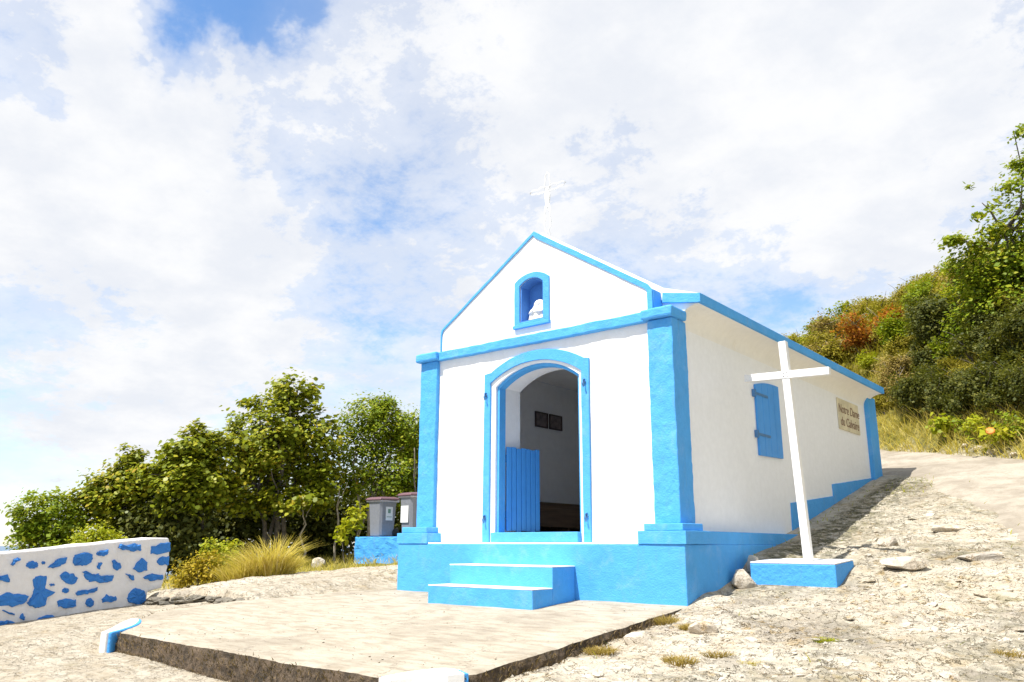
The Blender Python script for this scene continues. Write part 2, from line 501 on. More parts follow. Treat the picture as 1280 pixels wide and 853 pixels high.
BOXF = [(0, 3, 2, 1), (4, 5, 6, 7), (0, 1, 5, 4), (1, 2, 6, 5), (2, 3, 7, 6), (3, 0, 4, 7)]


def box_me(name, x0, x1, y0, y1, z0, z1, bev=0.008, taper=0.0):
    tx = (x1 - x0) / 2 * taper
    ty = (y1 - y0) / 2 * taper
    v = [(x0, y0, z0), (x1, y0, z0), (x1, y1, z0), (x0, y1, z0), (x0 + tx, y0 + ty, z1), (x1 - tx, y0 + ty, z1), (x1 - tx, y1 - ty, z1), (x0 + tx, y1 - ty, z1)]
    return bevelled(raw(name, v, BOXF), bev)


def box(name, mat, parent, x0, x1, y0, y1, z0, z1, bev=0.008, taper=0.0):
    return link(name, box_me(name, x0, x1, y0, y1, z0, z1, bev, taper), mat, parent)


def prism_me(name, poly, axis, a, b, holes=(), bev=0.0):
    """2-D outline (with holes) pushed from a to b along an axis. axis 'y': poly is (x,z); 'x': (y,z); 'z': (x,y)."""
    loops = [list(poly)] + [list(h) for h in holes]

    def P(q, c):
        return {'y': (q[0], c, q[1]), 'x': (c, q[0], q[1]), 'z': (q[0], q[1], c)}[axis]
    flat = [q for lp in loops for q in lp]
    n = len(flat)
    verts = [P(q, a) for q in flat] + [P(q, b) for q in flat]
    tris = tessellate_polygon([[Vector((q[0], q[1], 0)) for q in lp] for lp in loops])
    faces = [tuple(t) for t in tris] + [tuple(i + n for i in reversed(t)) for t in tris]
    off = 0
    for lp in loops:
        k = len(lp)
        for i in range(k):
            j = (i + 1) % k
            faces.append((off + i, off + j, n + off + j, n + off + i))
        off += k
    me = raw(name, verts, faces)
    bm = bmesh.new()
    bm.from_mesh(me)
    bmesh.ops.recalc_face_normals(bm, faces=bm.faces)
    if bev:
        bmesh.ops.dissolve_limit(bm, angle_limit=0.01, verts=bm.verts, edges=bm.edges)
        es = [e for e in bm.edges if len(e.link_faces) == 2 and e.calc_face_angle(0) > 0.5]
        bmesh.ops.bevel(bm, geom=es, offset=bev, segments=2, profile=0.5, affect='EDGES', clamp_overlap=True)
    bm.to_mesh(me)
    bm.free()
    return me


def prism(name, mat, parent, poly, axis, a, b, holes=(), bev=0.0):
    return link(name, prism_me(name, poly, axis, a, b, holes, bev), mat, parent)


def tube_arrays(path, radii, sides=8, cap=True):
    """A tapered tube along points."""
    P = [Vector(p) for p in path]
    V, F = [], []
    up = Vector((0.13, 0.21, 1)).normalized()
    for i, p in enumerate(P):
        d = (P[min(i + 1, len(P) - 1)] - P[max(i - 1, 0)]).normalized()
        a = d.cross(up)
        if a.length < 0.05:
            a = d.cross(Vector((1, 0, 0)))
        a.normalize()
        b = d.cross(a)
        for k in range(sides):
            an = 2 * PI * k / sides
            V.append(p + (a * math.cos(an) + b * math.sin(an)) * radii[i])
    for i in range(len(P) - 1):
        for k in range(sides):
            k2 = (k + 1) % sides
            F.append((i * sides + k, i * sides + k2, (i + 1) * sides + k2, (i + 1) * sides + k))
    if cap:
        F.append(tuple(range(sides - 1, -1, -1)))
        F.append(tuple((len(P) - 1) * sides + k for k in range(sides)))
    return V, F


def tubes(name, mat, parent, specs, sides=8, smooth=True):
    V, F = [], []
    for path, radii in specs:
        if not isinstance(radii, (list, tuple)):
            radii = [radii] * len(path)
        v, f = tube_arrays(path, radii, sides)
        o = len(V)
        V += v
        F += [tuple(i + o for i in q) for q in f]
    return link(name, raw(name, V, F, smooth), mat, parent)


def lathe_me(name, prof, seg=20, sx=1.0, sy=1.0):
    V, F = [], []
    for r, z in prof:
        for k in range(seg):
            a = 2 * PI * k / seg
            V.append((r * math.cos(a) * sx, r * math.sin(a) * sy, z))
    for i in range(len(prof) - 1):
        for k in range(seg):
            k2 = (k + 1) % seg
            F.append((i * seg + k, i * seg + k2, (i + 1) * seg + k2, (i + 1) * seg + k))
    F.append(tuple(range(seg - 1, -1, -1)))
    F.append(tuple((len(prof) - 1) * seg + k for k in range(seg)))
    return raw(name, V, F, True)


def arc3(p, q, r, n=14):
    """Points on the circle through p, q, r, from p to r."""
    ax, ay = p
    bx, by = q
    cx, cy = r
    d = 2 * (ax * (by - cy) + bx * (cy - ay) + cx * (ay - by))
    ux = ((ax * ax + ay * ay) * (by - cy) + (bx * bx + by * by) * (cy - ay) + (cx * cx + cy * cy) * (ay - by)) / d
    uy = ((ax * ax + ay * ay) * (cx - bx) + (bx * bx + by * by) * (ax - cx) + (cx * cx + cy * cy) * (bx - ax)) / d
    R = math.hypot(ax - ux, ay - uy)
    a0, a1 = math.atan2(ay - uy, ax - ux), math.atan2(cy - uy, cx - ux)
    return [(ux + R * math.cos(a0 + (a1 - a0) * i / n), uy + R * math.sin(a0 + (a1 - a0) * i / n)) for i in range(n + 1)]


def roughen(o, amp=0.006, step=0.09, freq=9.0, seed=0, amp2=0.0):
    me = o.data
    bm = bmesh.new()
    bm.from_mesh(me)
    bmesh.ops.triangulate(bm, faces=bm.faces)
    for _ in range(6):
        es = [e for e in bm.edges if e.calc_length() > step]
        if not es:
            break
        bmesh.ops.subdivide_edges(bm, edges=es, cuts=1)
        bmesh.ops.triangulate(bm, faces=[f for f in bm.faces if len(f.verts) > 3])
    P = np.array([v.co[:] for v in bm.verts])
    d = np.stack([fbm(P[:, (k + 1) % 3] * freq + P[:, k] * 3.1, P[:, (k + 2) % 3] * freq - P[:, k] * 2.3, 4, seed + 11 * k, 0.6) for k in range(3)], 1)
    P = P + d * 2 * amp
    for v, p in zip(bm.verts, P):
        v.co = p
    bm.to_mesh(me)
    bm.free()


# ------------------------------------------------------------------ numpy noise
def vnoise(x, y, seed=0):
    xi = np.floor(x).astype(np.int64)
    yi = np.floor(y).astype(np.int64)
    fx, fy = x - xi, y - yi
    fx = fx * fx * (3 - 2 * fx)
    fy = fy * fy * (3 - 2 * fy)

    def hsh(a, b):
        h = (a * 374761393 + b * 668265263 + seed * 974634777) & 0x7fffffff
        h = ((h ^ (h >> 13)) * 1274126177) & 0x7fffffff
        return ((h ^ (h >> 16)) & 0xffff) / 65535.0
    return (hsh(xi, yi) * (1 - fx) + hsh(xi + 1, yi) * fx) * (1 - fy) + (hsh(xi, yi + 1) * (1 - fx) + hsh(xi + 1, yi + 1) * fx) * fy


def fbm(x, y, octs=5, seed=0, gain=0.5):
    s, a, t = 0, 1.0, 0
    for i in range(octs):
        s = s + a * vnoise(x * 2 ** i + 17.3 * i, y * 2 ** i - 9.1 * i, seed + i)
        t += a
        a *= gain
    return s / t - 0.5


def sst(a, b, x):
    t = np.clip((x - a) / (b - a), 0, 1)
    return t * t * (3 - 2 * t)


def cells(x, y, scale, seed):
    """Voronoi: (distance to nearest, second nearest, value of the nearest cell)."""
    x = x * scale
    y = y * scale
    xi = np.floor(x).astype(np.int64)
    yi = np.floor(y).astype(np.int64)
    d1 = np.full(x.shape, 9.0)
    d2 = np.full(x.shape, 9.0)
    v1 = np.zeros(x.shape)
    for dx in (-1, 0, 1):
        for dy in (-1, 0, 1):
            a, b = xi + dx, yi + dy

            def hh(s):
                h = (a * 374761393 + b * 668265263 + (seed + s) * 974634777) & 0x7fffffff
                h = ((h ^ (h >> 13)) * 1274126177) & 0x7fffffff
                return ((h ^ (h >> 16)) & 0xffff) / 65535.0
            d = np.hypot(a + hh(1) - x, b + hh(2) - y)
            v = hh(3)
            near = d < d1
            d2 = np.where(near, d1, np.minimum(d2, d))
            v1 = np.where(near, v, v1)
            d1 = np.where(near, d, d1)
    return d1, d2, v1


# ------------------------------------------------------------------ the lie of the land
ROAD_P = (3.28, 11.78)
RE = (0.763, -0.646)       # along the far edge of the road
RN = (0.646, 0.763)        # away from it, uphill


def hill_st(x, y):
    dx, dy = x - ROAD_P[0], y - ROAD_P[1]
    return dx * RN[0] + dy * RN[1], dx * RE[0] + dy * RE[1]


def land(x, y):
    x = np.asarray(x, float)
    y = np.asarray(y, float)
    left = -0.64 + np.where(y < 0, 0.08, 0.09) * y + 0.035 * np.minimum(x, 0)
    right = np.where(y < 0, -0.65 + 0.11 * y, -0.65 + 0.235 * np.minimum(y, 34))
    right = right + 0.14 * np.exp(-((x - 4.3) / 0.55) ** 2 - ((y - 1.4) / 1.1) ** 2)
    right = right - 0.10 * np.exp(-((x - 5.0) / 0.75) ** 2 - ((y - 1.05) / 0.55) ** 2)
    right = right - 0.03 * np.clip(x - 5, 0, 6) * sst(6, 0, y)
    k = sst(8, 20, y)
    a, b = -1 - 11 * k, 4.3 - 8.3 * k
    w = sst(0, 1, (x - a) / (b - a))
    z = left * (1 - w) + right * w
    pd = np.hypot(np.maximum(np.maximum(4.40 - x, x - 5.5), 0), np.maximum(np.maximum(0.75 - y, y - 1.22), 0))
    pm_ = sst(0.45, 0.0, pd) * sst(4.2, 4.36, x)
    z = z * (1 - pm_) + (-0.445 + 0.22 * (y - 1.2)) * pm_
    # the ground drops in front of the slab
    z = z - 0.15 * sst(-3.0, -3.5, y) * sst(-1.6, -0.3, x)
    # low broken ledge left of the slab
    z = z + 0.17 * sst(-1.30, -1.18, y + 0.12 * np.sin(x * 3)) * sst(4.5, 0.5, y) * sst(-4.6, -3.6, x) * sst(-0.9, -1.7, x)
    s, t = hill_st(x, y)
    H = np.clip(4.5 + 0.19 * (t + 7), 0, 6.2)
    z = z + H * np.where(s > 0, 1 - np.exp(-np.clip(s, 0, 60) / 4.6), 0) * sst(40, 16, s) * sst(-40, -26, t)
    # the seaward side falls away
    z = z - 0.5 * np.clip(-9.5 - x - 0.25 * y, 0, 200) * sst(26, 10, y)
    z = z - 0.35 * np.clip(-16 - x, 0, 300)
    z = z - 0.2 * np.clip(-12 - y, 0, 300)
    return np.maximum(z, -60)


def rocky(x, y):
    """How rough the rock is here, 0 to 1, and how smooth."""
    slabish = sst(1.2, 0.2, np.maximum(np.maximum(-1.9 - x, x - 4.2), np.maximum(-4.4 - y, y - 0.4)))
    leftish = sst(3.2, 1.0, x) * sst(-1.0, -1.8, y)
    sm = np.maximum(slabish * sst(4.6, 4.0, x), leftish)
    return sm


def relief(x, y):
    s, t = hill_st(x, y)
    sm = rocky(x, y)
    r = 0.10 * fbm(x * 0.9, y * 0.9, 4, 3)
    wx = x + 0.25 * fbm(x * 2, y * 2, 3, 40)
    wy = y + 0.25 * fbm(x * 2, y * 2, 3, 41)
    d1, d2, v = cells(wx, wy * 1.15, 2.3, 5)
    r = r + 0.028 * (v - 0.5) * sst(0.02, 0.30, d2 - d1) - 0.012 * sst(0.10, 0.0, d2 - d1)
    d1, d2, v = cells(wx, wy, 6.5, 9)
    r = r + 0.013 * (v - 0.5) * sst(0.03, 0.30, d2 - d1) - 0.008 * sst(0.12, 0.0, d2 - d1)
    r = r + 0.045 * fbm(x * 6, y * 6, 4, 11, 0.65)
    amp = 0.95 * (1 - sm) + 0.22 * sm
    roadish = sst(0.7, -0.3, road_gap(x, y))
    amp = amp * (1 - 0.8 * roadish)
    amp = amp * sst(0.02, 0.35, wall_gap(x, y)) + 0.15
    plinth = np.maximum(np.maximum(4.42 - x, x - 5.48), np.maximum(1.15 - y, y - 1.86))
    amp = amp * (0.15 + 0.85 * sst(0.02, 0.4, plinth))
    return r * amp


def wall_gap(x, y):
    return np.minimum(1, np.maximum(np.maximum(-0.05 - x, x - 4.36), np.maximum(-0.05 - y, y - 8.0)).clip(0) + 0.02)


def road_lo(t):
    return -2.3 - 0.5 * np.clip(t - 4, 0, 9) + 0.3 * sst(3, -4, t)


def road_gap(x, y):
    """Distance outside the road strip (negative inside)."""
    s, t = hill_st(x, y)
    lo = road_lo(t)
    return np.maximum(lo - s, s + 0.05)


def ground_z(x, y):
    return float(land(np.array([x]), np.array([y]))[0] + relief(np.array([x]), np.array([y]))[0])


def axis_pts(segs):
    out = []
    for a, b, st_ in segs:
        n = max(1, int(round((b - a) / st_)))
        out += list(np.linspace(a, b, n, endpoint=False))
    out.append(segs[-1][1])
    return np.array(out)


def geo_steps(a, b, first, ratio=1.35):
    out, p, s = [], a, first
    while p < b:
        out.append(p)
        p += s
        s *= ratio
    out.append(b)
    return out


gx = np.concatenate([-np.array(geo_steps(9.0, 160, 0.5))[::-1], axis_pts([(-9.0, -5, 0.16), (-5, -1, 0.07), (-1, 3.2, 0.075), (3.2, 8.6, 0.036), (8.6, 12, 0.15)])[1:], np.array(geo_steps(12, 160, 0.4))[1:]])
gy = np.concatenate([-np.array(geo_steps(7.5, 60, 0.5))[::-1], axis_pts([(-7.5, -5.5, 0.14), (-5.5, 3.2, 0.042), (3.2, 9.5, 0.055), (9.5, 34, 0.30)])[1:], np.array(geo_steps(34, 160, 0.6))[1:]])
GX, GY = np.meshgrid(gx, gy)
GZ = land(GX, GY) + relief(GX, GY)
S_, T_ = hill_st(GX, GY)
# under the road sheet and the chapel the ground keeps low
GZ = GZ - 0.02 * sst(0.1, -0.15, road_gap(GX, GY))
nx, ny = len(gx), len(gy)
idx = np.arange(nx * ny).reshape(ny, nx)
F = np.stack([idx[:-1, :-1], idx[:-1, 1:], idx[1:, 1:], idx[1:, :-1]], -1).reshape(-1, 4)
gme = np_mesh('ground', np.stack([GX, GY, GZ], -1).reshape(-1, 3), F, True)
soil = np.maximum(sst(-0.35, 0.15, S_ + 0.5 * fbm(GX * 1.5, GY * 1.5, 3, 21)), sst(0.2, -1.6, GX + 5.6 - 0.45 * GY + 1.2 * fbm(GX, GY, 3, 22)) * sst(-0.5, 1.2, GY + 0.3 * GX + 2.0))
soil = np.maximum(soil, sst(-6.5, -8, GX))
a_ = gme.attributes.new('soil', 'FLOAT', 'POINT')
a_.data.foreach_set('value', soil.ravel().astype(np.float32))
moss = sst(4.3, 4.5, GX) * sst(6.8, 5.2, GX) * sst(0.2, 1.6, GY) * sst(8.2, 7.4, GY) * (0.35 + 0.65 * sst(5.4, 4.7, GX))  # olive-grey tint of the ground, strongest close to the side wall
moss = np.maximum(moss, 0.5 * sst(4.6, 5.4, GX) * sst(9, 7, GY) * sst(-0.05, 0.14, fbm(GX * 0.8, GY * 0.8, 4, 90)))
a_ = gme.attributes.new('moss', 'FLOAT', 'POINT')
a_.data.foreach_set('value', moss.ravel().astype(np.float32))
a_ = gme.attributes.new('smooth', 'FLOAT', 'POINT')
a_.data.foreach_set('value', rocky(GX, GY).ravel().astype(np.float32))
ground = tag(link('ground', gme, M['ground']), kind='structure')

sea_me = raw('sea', [(-25000, -25000, -55), (25000, -25000, -55), (25000, 25000, -55), (-25000, 25000, -55)], [(0, 1, 2, 3)])
tag(link('sea', sea_me, M['sea']), kind='structure')

# the road runs behind the chapel and on past it to the right
rt_ = np.arange(-16, 10.01, 0.14)
rs_ = np.linspace(0, 1, 34)
RT, RS = np.meshgrid(rt_, rs_)
lo = road_lo(RT) + 0.5 * fbm(RT * 1.1, RT * 0 + 3, 5, 8, 0.6)
hi = -0.02 + 0.16 * fbm(RT * 1.7, RT * 0 + 7, 4, 9)
SS = lo + (hi - lo) * RS
RX = ROAD_P[0] + SS * RN[0] + RT * RE[0]
RY = ROAD_P[1] + SS * RN[1] + RT * RE[1]
edge = sst(0.0, 0.16, RS + 0.10 * fbm(RX * 1.7, RY * 1.7, 4, 33, 0.6)) * sst(1.0, 0.94, RS)
RZ = land(RX, RY) + relief(RX, RY) * 0.9 - 0.045 + 0.060 * edge + 0.02 * fbm(RX * 5, RY * 5, 4, 31, 0.6)
n1, n2 = RX.shape
idx = np.arange(n1 * n2).reshape(n1, n2)
F = np.stack([idx[:-1, :-1], idx[:-1, 1:], idx[1:, 1:], idx[1:, :-1]], -1).reshape(-1, 4)
tag(link('road', np_mesh('road', np.stack([RX, RY, RZ], -1).reshape(-1, 3), F, True), M['road']), kind='structure')

# ------------------------------------------------------------------ concrete slab in front of the chapel
def slab_z(x, y):
    return -0.62 + 0.083 * y


slab = thing('concrete_slab', 'low cream concrete slab in front of the chapel steps with a rough brown edge', 'slab', (2.0, -1.8, -0.8))
SLAB_C = [(4.37, -3.32), (3.98, -3.69), (3.1, -3.70), (2.0, -3.65), (0.2, -3.55), (-0.37, -3.53), (-1.62, -2.5), (-1.45, -1.5), (-0.6, -0.25), (-0.02, 0.05), (4.30, 0.05)]
rng = random.Random(4)


def dense_outline(c, step):
    out = []
    for i in range(len(c)):
        a, b = Vector(c[i]), Vector(c[(i + 1) % len(c)])
        n = max(1, int((b - a).length / step))
        out += [a.lerp(b, k / n) for k in range(n)]
    return out


ol = dense_outline(SLAB_C, 0.035)
on = np.array([(p.x, p.y) for p in ol])
cen = np.array((2.0, -1.6))
wob = 0.09 * fbm(on[:, 0] * 3, on[:, 1] * 3, 5, 50, 0.7)
dirv = on - cen
dirv /= np.linalg.norm(dirv, axis=1)[:, None]
on = on + dirv * wob[:, None]
k = len(on)
# top: rings shrinking to the centre so that the surface can be uneven
rings = [1.0, 0.985, 0.96, 0.92, 0.86, 0.78, 0.68, 0.57, 0.46, 0.35, 0.24, 0.12]
V = []
for r in rings:
    q = cen + (on - cen) * r
    z = slab_z(q[:, 0], q[:, 1]) + 0.022 * fbm(q[:, 0] * 1.8, q[:, 1] * 1.8, 4, 51) - (0.012 if r == 1.0 else 0)
    V += [(a, b, c - 2.0 * 0 + 0) for (a, b), c in zip(q, z)]
V.append((cen[0], cen[1], float(slab_z(*cen))))
V = [(a - 2.0, b + 1.8, c + 0.8) for a, b, c in V]
F = []
for i in range(len(rings) - 1):
    for j in range(k):
        j2 = (j + 1) % k
        F.append((i * k + j, i * k + j2, (i + 1) * k + j2, (i + 1) * k + j))
for j in range(k):
    F.append(((len(rings) - 1) * k + j, (len(rings) - 1) * k + (j + 1) % k, len(rings) * k))
me = raw('slab_top', V, F, True)
bm = bmesh.new()
bm.from_mesh(me)
bmesh.ops.recalc_face_normals(bm, faces=bm.faces)
if sum(f.normal.z for f in bm.faces) < 0:
    bmesh.ops.reverse_faces(bm, faces=bm.faces)
bm.to_mesh(me)
bm.free()
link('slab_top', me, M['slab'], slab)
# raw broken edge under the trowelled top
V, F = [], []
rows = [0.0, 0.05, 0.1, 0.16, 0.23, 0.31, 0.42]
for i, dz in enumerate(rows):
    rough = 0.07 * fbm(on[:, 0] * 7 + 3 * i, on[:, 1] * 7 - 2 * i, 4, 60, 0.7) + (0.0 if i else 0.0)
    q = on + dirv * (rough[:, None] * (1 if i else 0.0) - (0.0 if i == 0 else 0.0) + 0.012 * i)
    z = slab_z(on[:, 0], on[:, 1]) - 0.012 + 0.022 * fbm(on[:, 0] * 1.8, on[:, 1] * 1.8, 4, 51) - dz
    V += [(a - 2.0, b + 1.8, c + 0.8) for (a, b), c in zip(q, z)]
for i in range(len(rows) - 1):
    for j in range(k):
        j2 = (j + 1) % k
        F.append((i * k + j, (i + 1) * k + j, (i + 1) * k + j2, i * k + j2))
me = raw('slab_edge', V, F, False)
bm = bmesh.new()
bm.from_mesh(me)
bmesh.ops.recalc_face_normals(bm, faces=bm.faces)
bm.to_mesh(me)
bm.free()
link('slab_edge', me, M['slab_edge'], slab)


# painted corners of the slab: a white cap with a blue border wrapping over the edge
def corner_paint(corner, e1, l1, e2, l2, depth):
    """e1, e2: unit directions of the two edges leaving the corner; l1, l2: how far the paint runs along them."""
    C0, E1, E2 = Vector(corner), Vector(e1).normalized(), Vector(e2).normalized()
    for nm, mat, g_, proud, lift in (('blue_border', M['blue_old'], 0.028, 0.052, 0.010), ('white_paint', M['cross'], 0.0, 0.080, 0.017)):
        a, b_ = l1 + g_, l2 + g_
        o1 = Vector((E1.y, -E1.x))
        if o1.dot(E2) > 0:
            o1 = -o1
        o2 = Vector((E2.y, -E2.x))
        if o2.dot(E1) > 0:
            o2 = -o2
        pts = [C0 + E1 * a + o1 * proud * 0.6, C0 + E1 * a * 0.75 + o1 * proud, C0 + E1 * 0.10 + o1 * proud, C0 + (o1 + o2) * proud * 0.72, C0 + E2 * min(0.10, b_ * 0.4) + o2 * proud, C0 + E2 * b_ * 0.75 + o2 * proud, C0 + E2 * b_ + o2 * proud * 0.6]
        dp = depth + g_
        n_ = 9
        for i_ in range(1, n_):
            f = i_ / n_
            w_ = math.sin(PI * f) ** 0.7
            q = (C0 + E2 * b_).lerp(C0 + E1 * a, f)
            pts.append(q - (o1 * (1 - f) * 0.0 + o1 * f + o2 * (1 - f)).normalized() * max(0.0, dp * w_ - 0.0) * (1 + 0.07 * math.sin(7 * f)))
        me = prism_me(nm, [(p.x - 2.0, p.y + 1.8) for p in pts], 'z', 0.0, 0.30, (), 0.03)
        for v in me.vertices:
            top = v.co.z > 0.15
            X, Y = v.co.x + 2.0, v.co.y - 1.8
            v.co.z = slab_z(X, Y) + 0.8 + (lift + (v.co.z - 0.30) if top else -0.26 + v.co.z)
        link(nm, me, mat, slab)


corner_paint((-0.42, -3.58), (-1.25, 1.05), 0.95, (1, 0.03), 0.035, 0.11)
corner_paint((3.99, -3.71), (-1, -0.01), 0.10, (0.72, 0.69), 0.46, 0.16)

# ------------------------------------------------------------------ the chapel
ch = thing('chapel', 'small white chapel with bright blue trim, pilasters and arched doorway', 'chapel', (2.15, 4.0, -0.6))
CH = Vector((2.15, 4.0, -0.6))


def cbox(name, mat, x0, x1, y0, y1, z0, z1, bev=0.008, parent=None, taper=0.0):
    o = box(name, M[mat], parent or ch, x0 - CH.x, x1 - CH.x, y0 - CH.y, y1 - CH.y, z0 - CH.z, z1 - CH.z, bev, taper)
    return o


def cprism(name, mat, poly, axis, a, b, holes=(), bev=0.0, parent=None):
    off = {'y': (CH.x, CH.z, CH.y), 'x': (CH.y, CH.z, CH.x), 'z': (CH.x, CH.y, CH.z)}[axis]
    pp = [(q[0] - off[0], q[1] - off[1]) for q in poly]
    hh = [[(q[0] - off[0], q[1] - off[1]) for q in h] for h in holes]
    return prism(name, M[mat], parent or ch, pp, axis, a - off[2], b - off[2], hh, bev)


# plinth
cbox('plinth', 'blue', 0.0, 4.3, 0.0, 7.5, -1.0, -0.012, 0.01)
cbox('plinth_top', 'white', 0.56, 3.74, 0.004, 0.3, -0.0115, 0.006, 0.003)
cbox('plinth_side_top', 'blue', 4.05, 4.29, 0.501, 3.6, -0.0115, 0.13, 0.006)
# door opening
hole = [(1.50, 0.135)] + arc3((1.50, 2.02), (2.17, 2.25), (2.84, 2.02)) + [(2.84, 0.135)]
FW = [(0.25, 0.004), (4.06, 0.004), (4.06, 2.62), (0.25, 2.62)]
hole_full = [(1.50, 0.012)] + arc3((1.50, 2.02), (2.17, 2.25), (2.84, 2.02)) + [(2.84, 0.012)]
cprism('front_wall', 'white', FW, 'y', 0.25, 0.77, [hole_full])
# gable wall with its niche
GAB = [(0.48, 2.622), (3.885, 2.622), (3.885, 2.90), (3.84, 2.955), (2.156, 4.03), (0.49, 2.955), (0.48, 2.90)]
niche = [(1.915, 2.826)] + arc3((1.915, 3.335), (2.11, 3.415), (2.305, 3.335)) + [(2.305, 2.826)]
cprism('gable_wall', 'white', GAB, 'y', 0.25, 0.43, [niche])
# blue recess behind the niche
cprism('niche_recess', 'blue_dark', [(1.80, 2.72), (2.42, 2.72), (2.42, 3.46), (1.80, 3.46)], 'y', 0.432, 0.62)
nout = [(1.83, 2.765)] + arc3((1.83, 3.385), (2.11, 3.488), (2.405, 3.385)) + [(2.405, 2.765)]
cprism('niche_surround', 'blue', nout, 'y', 0.228, 0.252, [niche], 0.004)
nl = [(1.9155, 2.8265)] + arc3((1.9155, 3.3345), (2.11, 3.4145), (2.3045, 3.3345)) + [(2.3045, 2.8265)]
nl2 = [(1.935, 2.846)] + arc3((1.935, 3.322), (2.11, 3.395), (2.285, 3.322)) + [(2.285, 2.846)]
cprism('niche_lining', 'blue_dark', nl, 'y', 0.256, 0.431, [nl2])
cbox('niche_sill', 'blue', 1.82, 2.415, 0.205, 0.30, 2.745, 2.79, 0.006)
# blue edging of the gable
EDG = 0.075
edge_out = [(0.472, 2.63), (0.472, 2.905), (0.485, 2.965), (2.156, 4.062), (3.845, 2.978), (3.905, 2.905), (3.905, 2.63), (3.835, 2.63), (3.835, 2.885), (3.80, 2.925), (2.19, 3.955), (2.14, 4.005), (0.515, 2.948), (0.492, 2.895), (0.492, 2.63)]
cprism('gable_edging', 'blue', edge_out, 'y', 0.232, 0.2495, (), 0.004)
cbox('gable_shoulder', 'blue', 3.886, 3.912, 0.2505, 0.575, 2.63, 2.905, 0.004)
cbox('gable_shoulder', 'blue', 0.452, 0.479, 0.2505, 0.575, 2.63, 2.905, 0.004)
# string course
cbox('string_course', 'blue', 0.46, 3.82, 0.175, 0.30, 2.505, 2.628, 0.012)
# pilasters with stepped bases and caps
for sgn in (0, 1):
    def mx(a, b):
        return (4.3 - b, 4.3 - a) if sgn else (a, b)
    pil = cbox('pilaster', 'blue', *mx(0.135, 0.455), 0.19, 0.54, 0.20, 2.51, 0.012)
    cbox('pilaster_base', 'blue', *mx(-0.022, 0.555), -0.012, 0.50, -0.0118, 0.128, 0.006)
    cbox('pilaster_base', 'blue', *mx(0.03, 0.50), 0.03, 0.50, 0.129, 0.205, 0.008)
    cbox('pilaster_cap', 'blue', *mx(0.095, 0.50), 0.115, 0.50, 2.512, 2.632, 0.022)
# door surround
dout = [(1.31, 0.009), (1.325, 2.20), (1.445, 2.215)] + arc3((1.452, 2.225), (2.17, 2.418), (2.905, 2.225))[0:] + [(2.912, 2.215), (3.0, 2.20), (2.988, 0.009)]
din = [(1.425, 0.009)] + arc3((1.425, 2.075), (2.165, 2.285), (2.885, 2.06)) + [(2.885, 0.009)]
cprism('door_surround', 'blue', dout + din[::-1], 'y', 0.222, 0.2495, (), 0.004)
# blue door frame inside the opening
fo = [(1.501, 0.13)] + arc3((1.501, 2.0195), (2.17, 2.2495), (2.839, 2.0195)) + [(2.839, 0.13)]
fi = [(1.54, 0.13)] + arc3((1.54, 2.0), (2.17, 2.21), (2.80, 2.0)) + [(2.80, 0.13)]
cprism('door_frame', 'blue', fo + fi[::-1], 'y', 0.285, 0.41)
cbox('threshold', 'blue', 1.502, 2.838, 0.17, 0.42, 0.0095, 0.129, 0.008)
# half-height plank doors, folded inward
def door_leaf(hx, hy, ang, w, z0, z1, side):
    lf = bpy.data.objects.new('door_leaf', None)
    COL.objects.link(lf)
    lf.parent = ch
    lf.location = (hx - CH.x, hy - CH.y, z0 - CH.z)
    lf.rotation_euler = (0, 0, ang)
    n = 7
    pw = w / n
    pm = box_me('plank', 0.006, pw - 0.006, -0.016, 0.016, 0, z1 - z0, 0.008)
    for i in range(n):
        q = link('plank', pm, M['blue_wood'], lf)
        q.location = (i * pw, 0, 0.008 * math.sin(i * 2.3))
    for z in (0.16, (z1 - z0) - 0.2):
        box('ledger', M['blue_wood'], lf, 0.02, w - 0.02, side * 0.017, side * 0.04, z, z + 0.10, 0.004)
    return lf


door_leaf(1.548, 0.425, math.radians(84), 0.63, 0.15, 1.235, 1)
door_leaf(2.792, 0.425, math.radians(96), 0.63, 0.15, 1.225, -1)
# door hooks
for hx, hz in ((1.36, 1.89), (1.36, 0.29), (2.94, 1.885), (2.94, 0.285)):
    t_ = [((hx - CH.x, 0.222 - CH.y, hz - CH.z + 0.05), (hx - CH.x, 0.19 - CH.y, hz - CH.z + 0.045), (hx - CH.x, 0.175 - CH.y, hz - CH.z), (hx - CH.x + 0.01, 0.185 - CH.y, hz - CH.z - 0.045)), ]
    tubes('door_hook', M['iron'], ch, [(t_[0], 0.011), (((hx - CH.x - 0.0, 0.222 - CH.y, hz - CH.z + 0.02), (hx - CH.x, 0.205 - CH.y, hz - CH.z + 0.02)), 0.022)], 8)
# steps
for (d, z0, z1, zt) in ((0.43, -0.9, -0.262, -0.25), (0.79, -0.95, -0.489, -0.477)):
    y1 = -0.002 if d < 0.5 else -0.432
    stp = cbox('step', 'blue', 1.372, 2.912, -d, y1, z0, z1, 0.008)
    cbox('tread', 'white', 1.37, 2.914, -d - 0.003, y1, z1 + 0.0005, zt, 0.004, stp)
